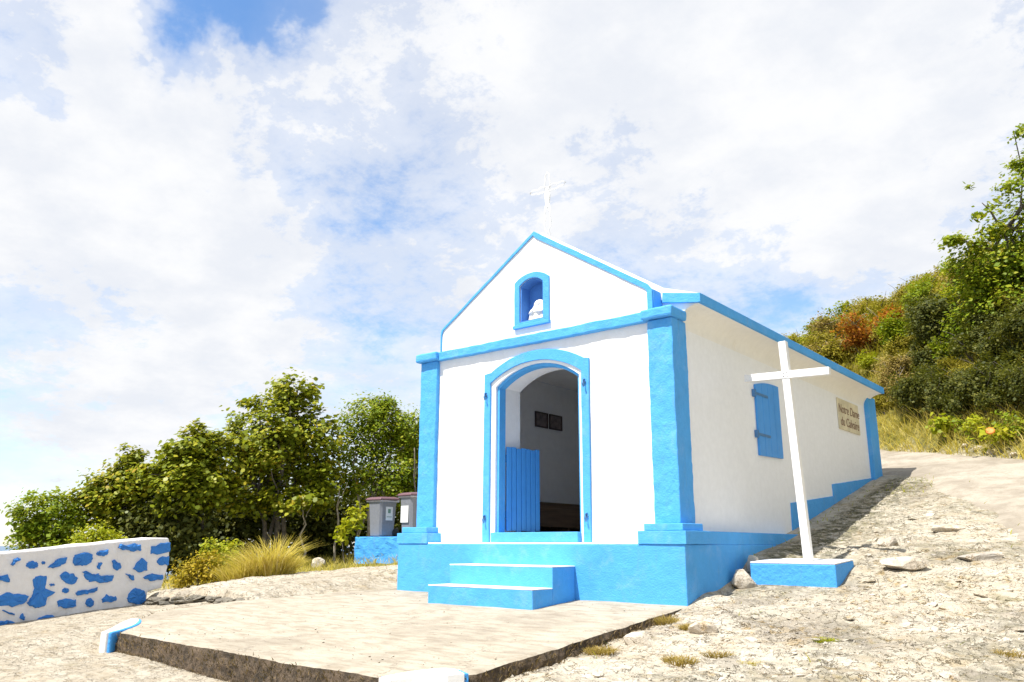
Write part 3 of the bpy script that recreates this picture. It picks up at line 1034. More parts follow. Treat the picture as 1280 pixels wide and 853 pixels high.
# side and back walls
cbox('side_wall', 'white', 3.86, 4.1, 0.771, 7.95, -0.4, 2.60, 0.004)
cprism('side_wall', 'white', [(0.771, -0.4), (7.95, -0.4), (7.95, 2.60), (0.771, 2.60)], 'x', 0.2, 0.40, [[(5.0, 0.95), (6.1, 0.95), (6.1, 2.1), (5.0, 2.1)]])  # the opening is an unseen window, added to brighten the inside
cprism('window_frame', 'blue', [(4.94, 0.89), (6.16, 0.89), (6.16, 2.16), (4.94, 2.16)], 'x', 0.16, 0.199, [[(5.0, 0.95), (6.1, 0.95), (6.1, 2.1), (5.0, 2.1)]])
cbox('wall_return', 'white', 3.86, 4.1, 0.5405, 0.77, 0.131, 2.60, 0.0)
cprism('back_wall', 'white', [(0.401, -0.4), (3.859, -0.4), (3.859, 2.7), (2.15, 3.85), (0.401, 2.7)], 'y', 7.45, 7.95)
cprism('ceiling', 'inside', [(0.401, 2.601), (3.859, 2.601), (3.859, 2.63), (0.401, 2.63)], 'y', 0.771, 7.449)
cbox('floor', 'tile', 0.401, 3.859, 0.42, 7.449, -0.3, 0.125, 0.0)
cbox('back_pilaster', 'blue', 3.95, 4.175, 7.60, 8.08, -0.4, 2.66, 0.012)
cbox('back_pilaster', 'blue', 0.12, 0.35, 7.60, 8.08, -0.6, 2.66, 0.012)
cbox('wall_return', 'white', 3.884, 4.086, 0.4665, 0.7695, 2.601, 2.79, 0.0)
# stepped blue band along the foot of the side wall
cprism('wall_band', 'blue', [(3.55, -0.4), (5.418, -0.4), (5.418, 0.745), (3.585, 0.565)], 'x', 4.09, 4.116, (), 0.004)
cprism('wall_band', 'blue', [(5.42, -0.4), (7.599, -0.4), (7.599, 1.165), (5.42, 0.93)], 'x', 4.09, 4.116, (), 0.004)
for o_ in [q for q in ch.children if q.type == 'MESH']:
    nm_ = o_.name.split('.')[0]
    if nm_ in ('pilaster', 'pilaster_cap', 'string_course'):
        roughen(o_, 0.009, 0.06, 7.0, len(o_.name))
    elif nm_ in ('plinth', 'step', 'pilaster_base', 'niche_surround', 'door_surround', 'wall_band', 'back_pilaster', 'gable_edging'):
        roughen(o_, 0.0045, 0.11, 6.0, len(o_.name) + 3)
# roof
roof_p = [(2.15, 4.105), (3.95, 2.955), (4.40, 2.805), (4.40, 2.775), (3.93, 2.80), (2.15, 3.985), (0.50, 2.885), (0.50, 3.035)]
roof = cprism('roof', 'white', roof_p, 'y', 0.432, 7.90)
fas = cprism('fascia', 'blue', [(3.93, 2.775), (4.375, 2.695), (4.42, 2.695), (4.42, 2.802), (4.375, 2.806), (3.94, 2.895)], 'y', 0.42, 0.4655, (), 0.003)
cbox('fascia', 'blue', 4.3765, 4.421, 0.466, 7.82, 2.695, 2.804, 0.004)
sof = [(4.05, 2.46), (4.1005, 2.46)] + [(4.1005 + 0.2755 * (1 - math.cos(i * PI / 24)) ** 1.0, 2.46 + 0.235 * math.sin(i * PI / 24)) for i in range(1, 13)] + [(4.376, 2.774), (4.05, 2.774)]
cprism('soffit', 'soffit', sof, 'y', 0.467, 7.80)
cprism('eaves_trim', 'blue', [(0.21, 2.602), (0.399, 2.602), (0.50, 2.66), (0.50, 3.03), (0.36, 2.93)], 'y', 0.576, 7.90)
# shutter on the side wall
shp = [(2.57, 1.14), (2.57, 2.09)] + arc3((2.57, 2.10), (2.98, 2.195), (3.39, 2.15), 8) + [(3.39, 1.16)]
sh = bpy.data.objects.new('shutter', None)
COL.objects.link(sh)
sh.parent = ch
nP = 4
for i in range(nP):
    y0 = 2.57 + 0.82 * i / nP
    y1 = 2.57 + 0.82 * (i + 1) / nP - 0.006
    tops = [y0 + (y1 - y0) * j / 4 for j in range(5)]

    def topz(y):
        u = (y - 2.57) / 0.82
        return 2.095 + 0.085 * (1 - (1 - u) ** 2.4) + 0.02 * u * (1 - u)
    poly = [(y1, 1.14 + 0.025 * (y1 - 2.57)), ] + [(y, topz(y)) for y in reversed(tops)] + [(y0, 1.14 + 0.025 * (y0 - 2.57))]
    cprism('plank', 'blue_wood', poly, 'x', 4.1005, 4.132, (), 0.004, sh)
for hz in (1.97, 1.42):
    cbox('hinge', 'iron', 4.133, 4.141, 2.50, 2.96, hz - 0.018, hz + 0.018, 0.003, sh)
    cbox('hinge_pin', 'iron', 4.101, 4.15, 2.49, 2.535, hz - 0.05, hz + 0.05, 0.006, sh)
# name board
sg = cbox('sign_board', 'sign', 4.1005, 4.122, 6.03, 7.15, 1.885, 2.41, 0.006)


def lettering(txt, size, y, z, parent, shear=0.18):
    cu = bpy.data.curves.new('lettering', 'FONT')
    cu.body = txt
    cu.size = size
    cu.shear = shear
    cu.align_x = 'CENTER'
    cu.align_y = 'CENTER'
    cu.extrude = 0.002
    cu.offset = 0.0
    tmp = bpy.data.objects.new('tmp', cu)
    COL.objects.link(tmp)
    dg = bpy.context.evaluated_depsgraph_get()
    me = bpy.data.meshes.new_from_object(tmp.evaluated_get(dg))
    bpy.data.objects.remove(tmp)
    bpy.data.curves.remove(cu)
    me.materials.clear()
    me.transform(Matrix(((0, 0, 1, 4.1245 - CH.x), (1, 0, 0, y - CH.y), (0, 1, 0, z - CH.z), (0, 0, 0, 1))))
    bm = bmesh.new()
    bm.from_mesh(me)
    bm.verts.ensure_lookup_table()
    seen, isl = set(), []
    for v in bm.verts:
        if v.index in seen:
            continue
        st_, comp = [v], []
        seen.add(v.index)
        while st_:
            q = st_.pop()
            comp.append(q)
            for e in q.link_edges:
                w_ = e.other_vert(q)
                if w_.index not in seen:
                    seen.add(w_.index)
                    st_.append(w_)
        isl.append([min(q.co.y for q in comp), max(q.co.y for q in comp), {q.index for q in comp}])
    isl.sort(key=lambda r: -(r[1] - r[0]))
    letters = []
    for r in isl:                                   # the dot of an i goes with its stem
        for L in letters:
            if min(r[1], L[1]) - max(r[0], L[0]) > 0.6 * min(r[1] - r[0], L[1] - L[0]):
                L[2] |= r[2]
                break
        else:
            letters.append(r)
    for L in letters:
        idx_ = sorted(L[2])
        mp = {k_: i_ for i_, k_ in enumerate(idx_)}
        fs = [tuple(mp[v.index] for v in f.verts) for f in bm.faces if f.verts[0].index in mp]
        link('letter', raw('letter', [bm.verts[k_].co[:] for k_ in idx_], fs), M['letter'], parent)
    bm.free()


lettering('Notre Dame', 0.215, 6.60, 2.235, sg)
lettering('du Calvaire', 0.215, 6.60, 2.02, sg)

# statue in the niche
stt = thing('statue', 'small white statue of a veiled robed figure in the gable niche', 'statue', (2.135, 0.385, 2.8275))
stt.scale = (1.08, 1.0, 0.86)
prof = [(0.150, 0.0), (0.156, 0.02), (0.150, 0.06), (0.142, 0.11), (0.134, 0.16), (0.122, 0.20), (0.100, 0.235), (0.084, 0.262), (0.078, 0.285), (0.074, 0.31), (0.064, 0.335), (0.044, 0.355), (0.018, 0.366)]
me = lathe_me('mantle', prof, 40, 1.0, 0.72)
for v in me.vertices:
    an = math.atan2(v.co.y, v.co.x)
    f = 1 + 0.045 * math.sin(8 * an + 3 * v.co.z) * max(0.0, 1 - v.co.z / 0.3)
    front = max(0.0, -math.sin(an))
    if v.co.z > 0.24:
        f -= 0.30 * front ** 3          # the opening of the veil round the face
    v.co.x *= f
    v.co.y *= f
link('mantle', me, M['statue'], stt)
me = lathe_me('head', [(0.010, 0.245), (0.034, 0.255), (0.045, 0.28), (0.044, 0.305), (0.030, 0.328), (0.008, 0.335)], 18, 0.85, 1.0)
hd = link('head', me, M['statue'], stt)
hd.location = (0, -0.026, -0.004)
for sx in (-1, 1):
    tubes('arm', M['statue'], stt, [(((sx * 0.080, -0.03, 0.20), (sx * 0.078, -0.085, 0.135), (sx * 0.042, -0.112, 0.145), (sx * 0.007, -0.118, 0.180)), [0.030, 0.026, 0.018, 0.010])], 10)

# open-work cross on the ridge
rc = thing('roof_cross', 'white openwork wire cross with a small figure on the chapel roof ridge', 'cross', (2.12, 0.60, 4.075))
RCW = 0.0085


def wob_line(a, b, n, amp, sd):
    r_ = random.Random(sd)
    a, b = Vector(a), Vector(b)
    return [a.lerp(b, i / n) + Vector((r_.uniform(-amp, amp), 0, r_.uniform(-amp, amp))) for i in range(n + 1)]


def scroll(pts, r=RCW):
    return ([Vector(p) for p in pts], r)


left_up = [(-0.03, 0, 0.0), (-0.045, 0, 0.05), (-0.012, 0, 0.10), (-0.045, 0, 0.16), (-0.06, 0, 0.24), (-0.04, 0, 0.30), (-0.045, 0, 0.40), (-0.03, 0, 0.5)]
tubes('post_scroll', M['wire'], rc, [scroll(left_up), scroll([(-x * 0.95, y, z + 0.012) for x, y, z in left_up]),
      scroll([(-0.03, 0, 0.48), (0.0, 0, 0.44), (0.035, 0, 0.39)], 0.008)], 7)
tubes('top_scroll', M['wire'], rc, [scroll([(-0.04, 0, 0.74), (-0.05, 0, 0.82), (-0.028, 0, 0.90), (-0.035, 0, 0.95), (0.0, 0, 1.0), (0.035, 0, 0.95), (0.028, 0, 0.90), (0.05, 0, 0.82), (0.04, 0, 0.74)], 0.008)], 7)
for sx in (-1, 1):
    tubes('arm_scroll', M['wire'], rc, [scroll([(sx * 0.02, 0, 0.775), (sx * 0.12, 0, 0.80), (sx * 0.16, 0, 0.775), (sx * 0.26, 0, 0.79), (sx * 0.31, 0, 0.755), (sx * 0.27, 0, 0.725), (sx * 0.20, 0, 0.728), (sx * 0.16, 0, 0.705), (sx * 0.11, 0, 0.715), (sx * 0.02, 0, 0.70)])], 7)
me = lathe_me('figure', [(0.012, 0.44), (0.024, 0.48), (0.034, 0.53), (0.045, 0.60), (0.05, 0.65), (0.034, 0.69), (0.018, 0.70), (0.024, 0.715), (0.03, 0.74), (0.024, 0.765), (0.006, 0.775)], 14, 1.0, 0.6)
link('figure', me, M['wire'], rc)

# inside the doorway: two framed prints and a bench on the far wall
for y0, y1, z0, z1, lab in ((2.53, 2.87, 1.845, 2.095, 'dark framed picture nearer the doorway on the inner chapel wall'), (2.92, 3.27, 1.845, 2.095, 'greyer framed picture deeper inside on the inner chapel wall')):
    pc = thing('framed_picture', lab, 'picture', (0.4005, (y0 + y1) / 2, z0), 0, 'framed pictures inside the chapel')
    w_, h_ = y1 - y0, z1 - z0
    box('mount', M['print'], pc, 0.003, 0.014, -w_ / 2 + 0.022, w_ / 2 - 0.022, 0.022, h_ - 0.022, 0)
    prism('frame', M['frame'], pc, [(-w_ / 2, 0), (w_ / 2, 0), (w_ / 2, h_), (-w_ / 2, h_)], 'x', 0.0, 0.024, [[(-w_ / 2 + 0.022, 0.022), (w_ / 2 - 0.022, 0.022), (w_ / 2 - 0.022, h_ - 0.022), (-w_ / 2 + 0.022, h_ - 0.022)]])
bn = thing('wooden_bench', 'dark wooden bench along the wall inside the chapel doorway', 'bench', (0.62, 3.3, 0.1255))
box('seat', M['pew'], bn, -0.16, 0.22, -1.4, 1.4, 0.40, 0.44, 0.006)
box('backrest', M['pew'], bn, -0.20, -0.162, -1.4, 1.4, 0.0, 0.52, 0.006)
for yy in (-1.36, -0.45, 0.45, 1.32):
    box('leg', M['pew'], bn, -0.155, 0.20, yy, yy + 0.045, 0.0, 0.399, 0.004)
box('front_board', M['pew'], bn, 0.201, 0.222, -1.4, 1.4, 0.12, 0.399, 0.004)

# ------------------------------------------------------------------ cross on its plinth
PA = [(4.474, 1.20, -0.199), (5.421, 1.20, -0.201), (5.425, 1.815, -0.165), (4.478, 1.815, -0.162)]
cr = thing('cross', 'tall plain white cross standing on a low blue plinth beside the chapel', 'cross', (4.95, 1.45, -0.2))


def rel(v, o=(4.95, 1.45, -0.2)):
    return tuple(a - b for a, b in zip(v, o))


pv = [(q[0], q[1], -0.62 if q[1] < 1.5 else -0.5) for q in PA] + [(q[0], q[1], q[2] - 0.016) for q in PA]
link('cross_plinth', bevelled(raw('cross_plinth', [rel(v) for v in pv], BOXF), 0.012), M['blue_old'], cr)
pv = [(q[0] + (0.004 if i in (0, 3) else -0.004), q[1] + (0.004 if i < 2 else -0.004), q[2] - 0.015) for i, q in enumerate(PA)] + [(q[0], q[1], q[2]) for q in PA]
link('plinth_top', bevelled(raw('plinth_top', [rel(v) for v in pv], BOXF), 0.004), M['white'], cr)


def beam(name, a, b, w, d, mat, parent):
    """A squared timber from a to b: w across (towards x or z), d deep (y)."""
    a, b = Vector(a), Vector(b)
    t = (b - a).normalized()
    yv = Vector((0, 1, 0))
    s = t.cross(yv).normalized()
    yv = s.cross(t).normalized()
    v = []
    for p in (a, b):
        for su, sv in ((-1, -1), (1, -1), (1, 1), (-1, 1)):
            v.append(p + s * (w / 2 * su) + yv * (d / 2 * sv))
    return link(name, bevelled(raw(name, v, BOXF), 0.004), mat, parent)


beam('post', rel((5.049, 1.47, -0.25)), rel((4.952, 1.47, 2.34)), 0.088, 0.085, M['cross'], cr)
beam('crossbar', rel((4.462, 1.452, 1.948)), rel((5.472, 1.452, 1.916)), 0.088, 0.062, M['cross'], cr)
for dx, dz in ((-0.022, 0.02), (0.022, 0.02), (-0.022, -0.02), (0.022, -0.02)):
    me = lathe_me('nail', [(0.006, 0), (0.006, 0.003), (0.003, 0.005)], 8)
    nl_ = link('nail', me, M['frame'], cr)
    nl_.location = rel((4.968 + dx, 1.4205, 1.932 + dz))
    nl_.rotation_euler = (PI / 2, 0, 0)

# ------------------------------------------------------------------ white wall with blue stones
NW = Vector((-3.64, -3.47, 0))
WU = Vector((-0.14413, 0.98956, 0))
WN = Vector((0.98956, 0.14413, 0))      # faces the camera side
wl = thing('stone_wall', 'low white wall set with bright blue painted stones', 'wall', (NW.x, NW.y, -1.05))
wl.rotation_euler = (0, 0, math.atan2(WU.y, WU.x) - PI / 2)
# local frame: y along the wall, x out of its face, z up
outl = [(-3.2, -0.40), (-1.6, -0.27), (-0.138, -0.153), (0.40, -0.098), (0.968, -0.039), (1.55, 0.018), (2.128, 0.066), (2.367, 0.064), (2.409, -0.03), (2.412, -0.20), (2.403, -0.381), (2.345, -0.604), (2.319, -0.684), (2.10, -0.72), (2.095, -1.2), (-3.2, -1.6)]
wm = prism_me('masonry', [(a, b + 1.05) for a, b in outl], 'x', -0.36, 0.0, (), 0.018)
bm = bmesh.new()
bm.from_mesh(wm)
bmesh.ops.triangulate(bm, faces=bm.faces)
for _ in range(5):
    es = [e for e in bm.edges if e.calc_length() > 0.16]
    if es:
        bmesh.ops.subdivide_edges(bm, edges=es, cuts=1)
        bmesh.ops.triangulate(bm, faces=bm.faces)
for v in bm.verts:
    d = float(fbm(np.array([v.co.y * 4.0]), np.array([v.co.z * 4.0 + v.co.x * 2]), 3, 70)[0])
    v.co.x += 0.035 * d
    if v.co.z > 0.3:
        v.co.z += 0.02 * float(fbm(np.array([v.co.y * 3.0]), np.array([v.co.x * 3]), 2, 71)[0])
bm.to_mesh(wm)
bm.free()
for p_ in wm.polygons:
    p_.use_smooth = False
link('masonry', wm, M['mortar'], wl)
STONES=[[[0.023,-0.3],[0.04,-0.24],[0.097,-0.205],[0.14,-0.229],[0.087,-0.258],[0.042,-0.309]],[[0.379,-0.306],[0.369,-0.34],[0.317,-0.357],[0.262,-0.35],[0.216,-0.322],[0.221,-0.285],[0.248,-0.258],[0.303,-0.253],[0.35,-0.271]],[[0.465,-0.281],[0.455,-0.301],[0.431,-0.3],[0.416,-0.28],[0.425,-0.26],[0.45,-0.26]],[[0.493,-0.344],[0.603,-0.256],[0.646,-0.22],[0.766,-0.212],[0.759,-0.285],[0.673,-0.338],[0.579,-0.349]],[[0.848,-0.259],[0.869,-0.194],[1.023,-0.139],[1.147,-0.168],[1.141,-0.272],[1.01,-0.336],[0.897,-0.324]],[[1.181,-0.159],[1.23,-0.13],[1.369,-0.102],[1.36,-0.179],[1.283,-0.207],[1.196,-0.187]],[[1.221,-0.368],[1.231,-0.292],[1.298,-0.284],[1.269,-0.382]],[[1.452,-0.266],[1.483,-0.251],[1.52,-0.287],[1.588,-0.297],[1.605,-0.376],[1.547,-0.407],[1.483,-0.383]],[[1.523,-0.092],[1.543,-0.043],[1.88,-0.028],[1.912,-0.128],[1.711,-0.136]],[[2.049,-0.062],[2.307,-0.006],[2.406,-0.005],[2.412,-0.155],[2.076,-0.184]],[[2.183,-0.276],[2.237,-0.219],[2.406,-0.207],[2.404,-0.351],[2.227,-0.333]],[[1.79,-0.389],[1.867,-0.282],[1.941,-0.229],[2.027,-0.294],[2.046,-0.405],[1.935,-0.448]],[[1.979,-0.522],[2.032,-0.484],[2.147,-0.457],[2.344,-0.492],[2.328,-0.563],[2.113,-0.566]],[[1.697,-0.456],[1.755,-0.467],[1.826,-0.488],[1.839,-0.557],[1.761,-0.516]],[[1.01,-0.406],[1.059,-0.396],[1.129,-0.46],[1.262,-0.439],[1.235,-0.472],[1.512,-0.47],[1.5,-0.546],[1.417,-0.568],[1.142,-0.553],[1.074,-0.505]],[[0.685,-0.448],[0.76,-0.4],[0.883,-0.435],[0.962,-0.501],[0.923,-0.574],[0.814,-0.573],[0.727,-0.512]],[[0.328,-0.482],[0.368,-0.444],[0.524,-0.452],[0.511,-0.598],[0.673,-0.669],[0.56,-0.742],[0.551,-0.835],[0.445,-0.873],[0.296,-0.798],[0.356,-0.711],[0.364,-0.606]],[[-0.157,-0.695],[0.006,-0.647],[0.166,-0.664],[0.315,-0.706],[0.284,-0.786],[0.155,-0.83],[-0.143,-0.788]],[[0.645,-0.571],[0.626,-0.584],[0.584,-0.583],[0.561,-0.568],[0.58,-0.555],[0.622,-0.556]],[[0.856,-0.653],[0.841,-0.682],[0.795,-0.688],[0.752,-0.665],[0.754,-0.633],[0.783,-0.613],[0.83,-0.622]],[[0.955,-0.694],[0.995,-0.665],[1.136,-0.656],[1.283,-0.624],[1.274,-0.68],[1.143,-0.708],[0.974,-0.726]],[[0.701,-0.799],[0.734,-0.765],[0.971,-0.777],[0.994,-0.869],[0.85,-0.893],[0.728,-0.854]],[[1.244,-0.837],[1.238,-0.876],[1.2,-0.895],[1.158,-0.885],[1.122,-0.851],[1.124,-0.81],[1.143,-0.779],[1.184,-0.774],[1.22,-0.797]],[[1.359,-0.796],[1.417,-0.72],[1.452,-0.744],[1.585,-0.77],[1.599,-0.828],[1.498,-0.851],[1.369,-0.834]],[[1.754,-0.797],[1.829,-0.684],[1.892,-0.651],[2.05,-0.713],[2.082,-0.872],[1.95,-0.92],[1.796,-0.867]],[[-0.163,-0.437],[0.006,-0.417],[0.035,-0.516],[-0.05,-0.505],[-0.157,-0.476]],[[0.428,-1.037],[0.501,-0.972],[0.648,-0.959],[0.817,-1.002],[0.795,-1.054],[0.478,-1.07]],[[-0.092,-1.011],[0.058,-0.993],[0.203,-1.029],[0.155,-1.063],[-0.087,-1.045]],[[0.219,-0.962],[0.253,-0.913],[0.3,-0.968],[0.288,-1.01]],[[-0.013,-0.862],[0.012,-0.861],[0.165,-0.921],[0.153,-0.934]]]
for i, st_ in enumerate(STONES):
    r_ = random.Random(100 + i)
    n = len(st_)
    cx_ = sum(q[0] for q in st_) / n
    cz_ = sum(q[1] for q in st_) / n
    # round the outline a little, then raise it in two soft steps
    sm_ = []
    for j in range(n):
        a, b = st_[j], st_[(j + 1) % n]
        for f_ in (0.07, 0.36, 0.66, 0.93):
            j_ = 0.055 * math.hypot(b[0] - a[0], b[1] - a[1]) + 0.004
            sm_.append((a[0] * (1 - f_) + b[0] * f_ + r_.uniform(-j_, j_), a[1] * (1 - f_) + b[1] * f_ + r_.uniform(-j_, j_)))
    n = len(sm_)
    V, F = [], []
    for sc_, x_ in ((1.02, -0.03), (0.97, 0.012), (0.9, 0.022), (0.55, 0.026)):
        for q in sm_:
            V.append((x_ + r_.uniform(-0.008, 0.008) * (sc_ < 1.01), cx_ + (q[0] - cx_) * sc_, cz_ + (q[1] - cz_) * sc_ + 1.05))
    V.append((0.026, cx_, cz_ + 1.05))
    for k_ in range(3):
        for j in range(n):
            j2 = (j + 1) % n
            F.append((k_ * n + j, k_ * n + j2, (k_ + 1) * n + j2, (k_ + 1) * n + j))
    for j in range(n):
        F.append((3 * n + j, 3 * n + (j + 1) % n, 4 * n))
    me = raw('stone', V, F, False)
    bm = bmesh.new()
    bm.from_mesh(me)
    bmesh.ops.recalc_face_normals(bm, faces=bm.faces)
    bm.to_mesh(me)
    bm.free()
    link('stone', me, M['stone_blue'], wl)

# ------------------------------------------------------------------ wheeled bins on a blue block
bk = thing('bin_plinth', 'low rough blue painted concrete block under the two grey bins', 'block', (-5.5, 4.95, -0.3))
me = box_me('block', -0.84, 0.95, -0.35, 0.40, -0.25, 0.452, 0.02)
bm = bmesh.new()
bm.from_mesh(me)
bmesh.ops.triangulate(bm, faces=bm.faces)
for _ in range(4):
    es = [e for e in bm.edges if e.calc_length() > 0.12]
    if es:
        bmesh.ops.subdivide_edges(bm, edges=es, cuts=1)
        bmesh.ops.triangulate(bm, faces=bm.faces)
for v in bm.verts:
    if v.co.y < 0.3 and v.co.z < 0.44:
        v.co.y += 0.06 * float(fbm(np.array([v.co.x * 6]), np.array([v.co.z * 6]), 3, 80)[0])
bm.to_mesh(me)
bm.free()
link('block', me, M['blue_old'], bk)


def wheeled_bin(x, y, z, rz, h, label, sticker):
    t = thing('wheelie_bin', label, 'bin', (x, y, z), rz, 'grey wheeled bins on the blue block')
    w, d = 0.46, 0.52
    prof = [(0.80, 0.0), (0.82, 0.03), (0.93, 0.72), (0.96, 0.9), (1.0, 0.94), (1.0, 1.0)]
    V, F = [], []
    c = 0.045
    for s, zf in prof:
        a, b = w / 2 * s, d / 2 * s
        for q in ((-a + c, -b), (a - c, -b), (a, -b + c), (a, b - c), (a - c, b), (-a + c, b), (-a, b - c), (-a, -b + c)):
            V.append((q[0], q[1] , zf * (h - 0.07) + 0.02))
    for i in range(len(prof) - 1):
        for k_ in range(8):
            F.append((i * 8 + k_, i * 8 + (k_ + 1) % 8, (i + 1) * 8 + (k_ + 1) % 8, (i + 1) * 8 + k_))
    F.append(tuple(range(7, -1, -1)))
    F.append(tuple(len(V) - 8 + k_ for k_ in range(8)))
    link('body', raw('body', V, F), M['bin'], t)
    box('rim', M['rim'], t, -w / 2 - 0.02, w / 2 + 0.02, -d / 2 - 0.02, d / 2 + 0.02, h - 0.095, h - 0.058, 0.01)
    # domed lid with a front lip
    V = []
    for (sx, sy, z_) in ((1.1, 1.12, h - 0.056), (1.1, 1.12, h - 0.03), (1.02, 1.03, h - 0.005), (0.75, 0.75, h + 0.018)):
        a, b = w / 2 * sx, d / 2 * sy
        V += [(-a, -b - 0.01, z_), (a, -b - 0.01, z_), (a, b, z_ + 0.012), (-a, b, z_ + 0.012)]
    F = [(3, 2, 1, 0), (12, 13, 14, 15)]
    for i in range(3):
        for k_ in range(4):
            F.append((i * 4 + k_, i * 4 + (k_ + 1) % 4, i * 4 + 4 + (k_ + 1) % 4, i * 4 + 4 + k_))
    link('lid', bevelled(raw('lid', V, F), 0.008), M['lid'], t)
    tubes('handle', M['bin'], t, [(((-0.18, d / 2 + 0.02, h - 0.08), (-0.18, d / 2 + 0.075, h - 0.06), (0.18, d / 2 + 0.075, h - 0.06), (0.18, d / 2 + 0.02, h - 0.08)), 0.016)])
    for sx in (-1, 1):
        me = lathe_me('wheel', [(0.03, -0.025), (0.085, -0.025), (0.095, -0.012), (0.095, 0.012), (0.085, 0.025), (0.03, 0.025)], 20)
        wh = link('wheel', me, M['rubber'], t)
        wh.rotation_euler = (0, PI / 2, 0)
        wh.location = (sx * 0.20, d / 2 - 0.02, 0.095)
    if sticker == 'side':
        s = box('sticker', M['sticker'], t, w / 2 - 0.0, w / 2 + 0.0035, -0.10, 0.11, 0.36, 0.66, 0)
        box('emblem', M['sticker_print'], s, w / 2 + 0.0036, w / 2 + 0.006, -0.035, 0.045, 0.52, 0.61, 0)
        box('print_line', M['sticker_print'], s, w / 2 + 0.0036, w / 2 + 0.005, -0.07, 0.08, 0.43, 0.445, 0)
        s.location = (-0.012, 0, 0)
    else:
        s = box('sticker', M['sticker'], t, -0.16, 0.12, -d / 2 - 0.0035, -d / 2, 0.30, 0.66, 0)
        s.location = (0, 0.012, 0)
    return t


wheeled_bin(-5.83, 4.95, 0.153, 0.0, 0.86, 'grey wheeled bin with maroon lid and a square sticker on its shaded side', 'side')
wheeled_bin(-4.87, 5.02, 0.153, math.radians(-8), 0.93, 'grey wheeled bin with maroon lid half hidden by the chapel corner', 'front')


# ------------------------------------------------------------------ plants
def spot(px, py, d):
    """World point seen at (px, py) of the 1280-wide view at horizontal distance d."""
    v = CAM_F + CAM_R * ((px - 640) / 1016.05) - CAM_U * ((py - 426.5) / 1016.05)
    fh = CAM_F[:2] / np.linalg.norm(CAM_F[:2])
    return CAM_LOC + v * (d / float(v[:2] @ fh))


def unit(a):
    return a / np.maximum(np.linalg.norm(a, axis=1, keepdims=True), 1e-9)


def leaf_mesh(name, blobs, n, size, seed, kind='blade', per=16, clump=0.16, up=0.6, inner=0.45):
    """Leaves in clumps through ellipsoids (x, y, z, rx, ry, rz)."""
    g = np.random.default_rng(seed)
    B = np.array(blobs, float)
    wgt = (B[:, 3] * B[:, 4] * B[:, 5]) ** (2 / 3)
    nc = max(4, n // per)
    bi = g.choice(len(B), nc, p=wgt / wgt.sum())
    d = unit(g.normal(size=(nc, 3)))
    rr = g.random(nc) ** inner
    lump = 0.78 + 0.34 * g.random(nc)
    cc = B[bi, :3] + d * B[bi, 3:6] * (rr * lump)[:, None]
    ci = g.integers(0, nc, n)
    R = B[bi[ci], 3:6].mean(1)
    pos = cc[ci] + g.normal(size=(n, 3)) * (clump * R + size * 0.5)[:, None] * np.array([1, 1, 0.75])
    nrm = unit(0.55 * d[ci] + np.array([-0.05, -0.22, up]) + 0.45 * g.normal(size=(n, 3)))
    a = unit(np.cross(nrm, g.normal(size=(n, 3))))
    b = np.cross(nrm, a)
    s = size * ((0.75 + 0.55 * g.random(nc))[ci] * (0.55 + 0.75 * g.random(n)))[:, None]
    if kind == 'round':
        V = np.stack([pos + s * (a * math.cos(t) * 0.55 + b * math.sin(t) * 0.5) + nrm * s * (0.08 * math.cos(2 * t)) for t in np.linspace(0, 2 * PI, 6, endpoint=False)], 1)
        k_ = 6
    else:
        wdt = 0.26 if kind == 'blade' else 0.38
        V = np.stack([pos - a * s * 0.5, pos + b * s * wdt - nrm * s * 0.07, pos + a * s * 0.5 - nrm * s * 0.12, pos - b * s * wdt - nrm * s * 0.07], 1)
        k_ = 4
    return np_mesh(name, V.reshape(-1, 3), np.arange(n * k_).reshape(n, k_))


def limb(a, b, r0, r1, seed, bend=0.12, n=5):
    r_ = random.Random(seed)
    a, b = Vector(a), Vector(b)
    L = (b - a).length
    pts = [a.lerp(b, i / n) + (Vector((r_.uniform(-1, 1), r_.uniform(-1, 1), r_.uniform(-0.4, 0.6))) * bend * L * math.sin(PI * i / n)) for i in range(n + 1)]
    return (pts, [r0 + (r1 - r0) * i / n for i in range(n + 1)])


def tree(name, label, cat, base, stems, blobs, n, size, mat, seed, kind='blade', bark='bark', r0=0.07, group=None, **kw):
    """thing > trunk (stems with limbs), crown. Blobs and stem ends in world coordinates."""
    t = thing(name, label, cat, tuple(base), 0, group)
    bs = np.array(base)
    r_ = random.Random(seed)
    specs = []
    rb = [tuple(np.array(b[:3]) - bs) + tuple(b[3:]) for b in blobs]
    for i in range(stems):
        tgt = rb[i % len(rb)]
        foot = (r_.uniform(-0.22, 0.22) * (stems > 1), r_.uniform(-0.2, 0.2) * (stems > 1), -0.15)
        tip = (tgt[0] + r_.uniform(-0.3, 0.3) * tgt[3], tgt[1], tgt[2] + 0.1 * tgt[5])
        specs.append(limb(foot, tip, r0 * r_.uniform(0.75, 1.1), r0 * 0.3, seed + i, 0.07))
        mid = specs[-1][0][3]
        for q in range(4):
            tg = rb[r_.randrange(len(rb))]
            e = (tg[0] + r_.uniform(-0.7, 0.7) * tg[3], tg[1] + r_.uniform(-0.7, 0.7) * tg[4], tg[2] + r_.uniform(-0.3, 0.75) * tg[5])
            specs.append(limb(mid if q % 2 else specs[i * 5][0][4], e, r0 * 0.38, r0 * 0.08, seed * 7 + i * 9 + q, 0.1, 4))
    tubes('trunk', M[bark], t, specs, 7)
    me = leaf_mesh('crown', rb, n, size, seed, kind, **kw)
    link('crown', me, M[mat], t)
    return t


def blob(px, py, d, rpx, rz=None, depth=1.0):
    c = spot(px, py, d)
    r = rpx * d / 1016
    return (c[0], c[1], c[2], r * depth, r * depth, (rz * d / 1016) if rz else r)


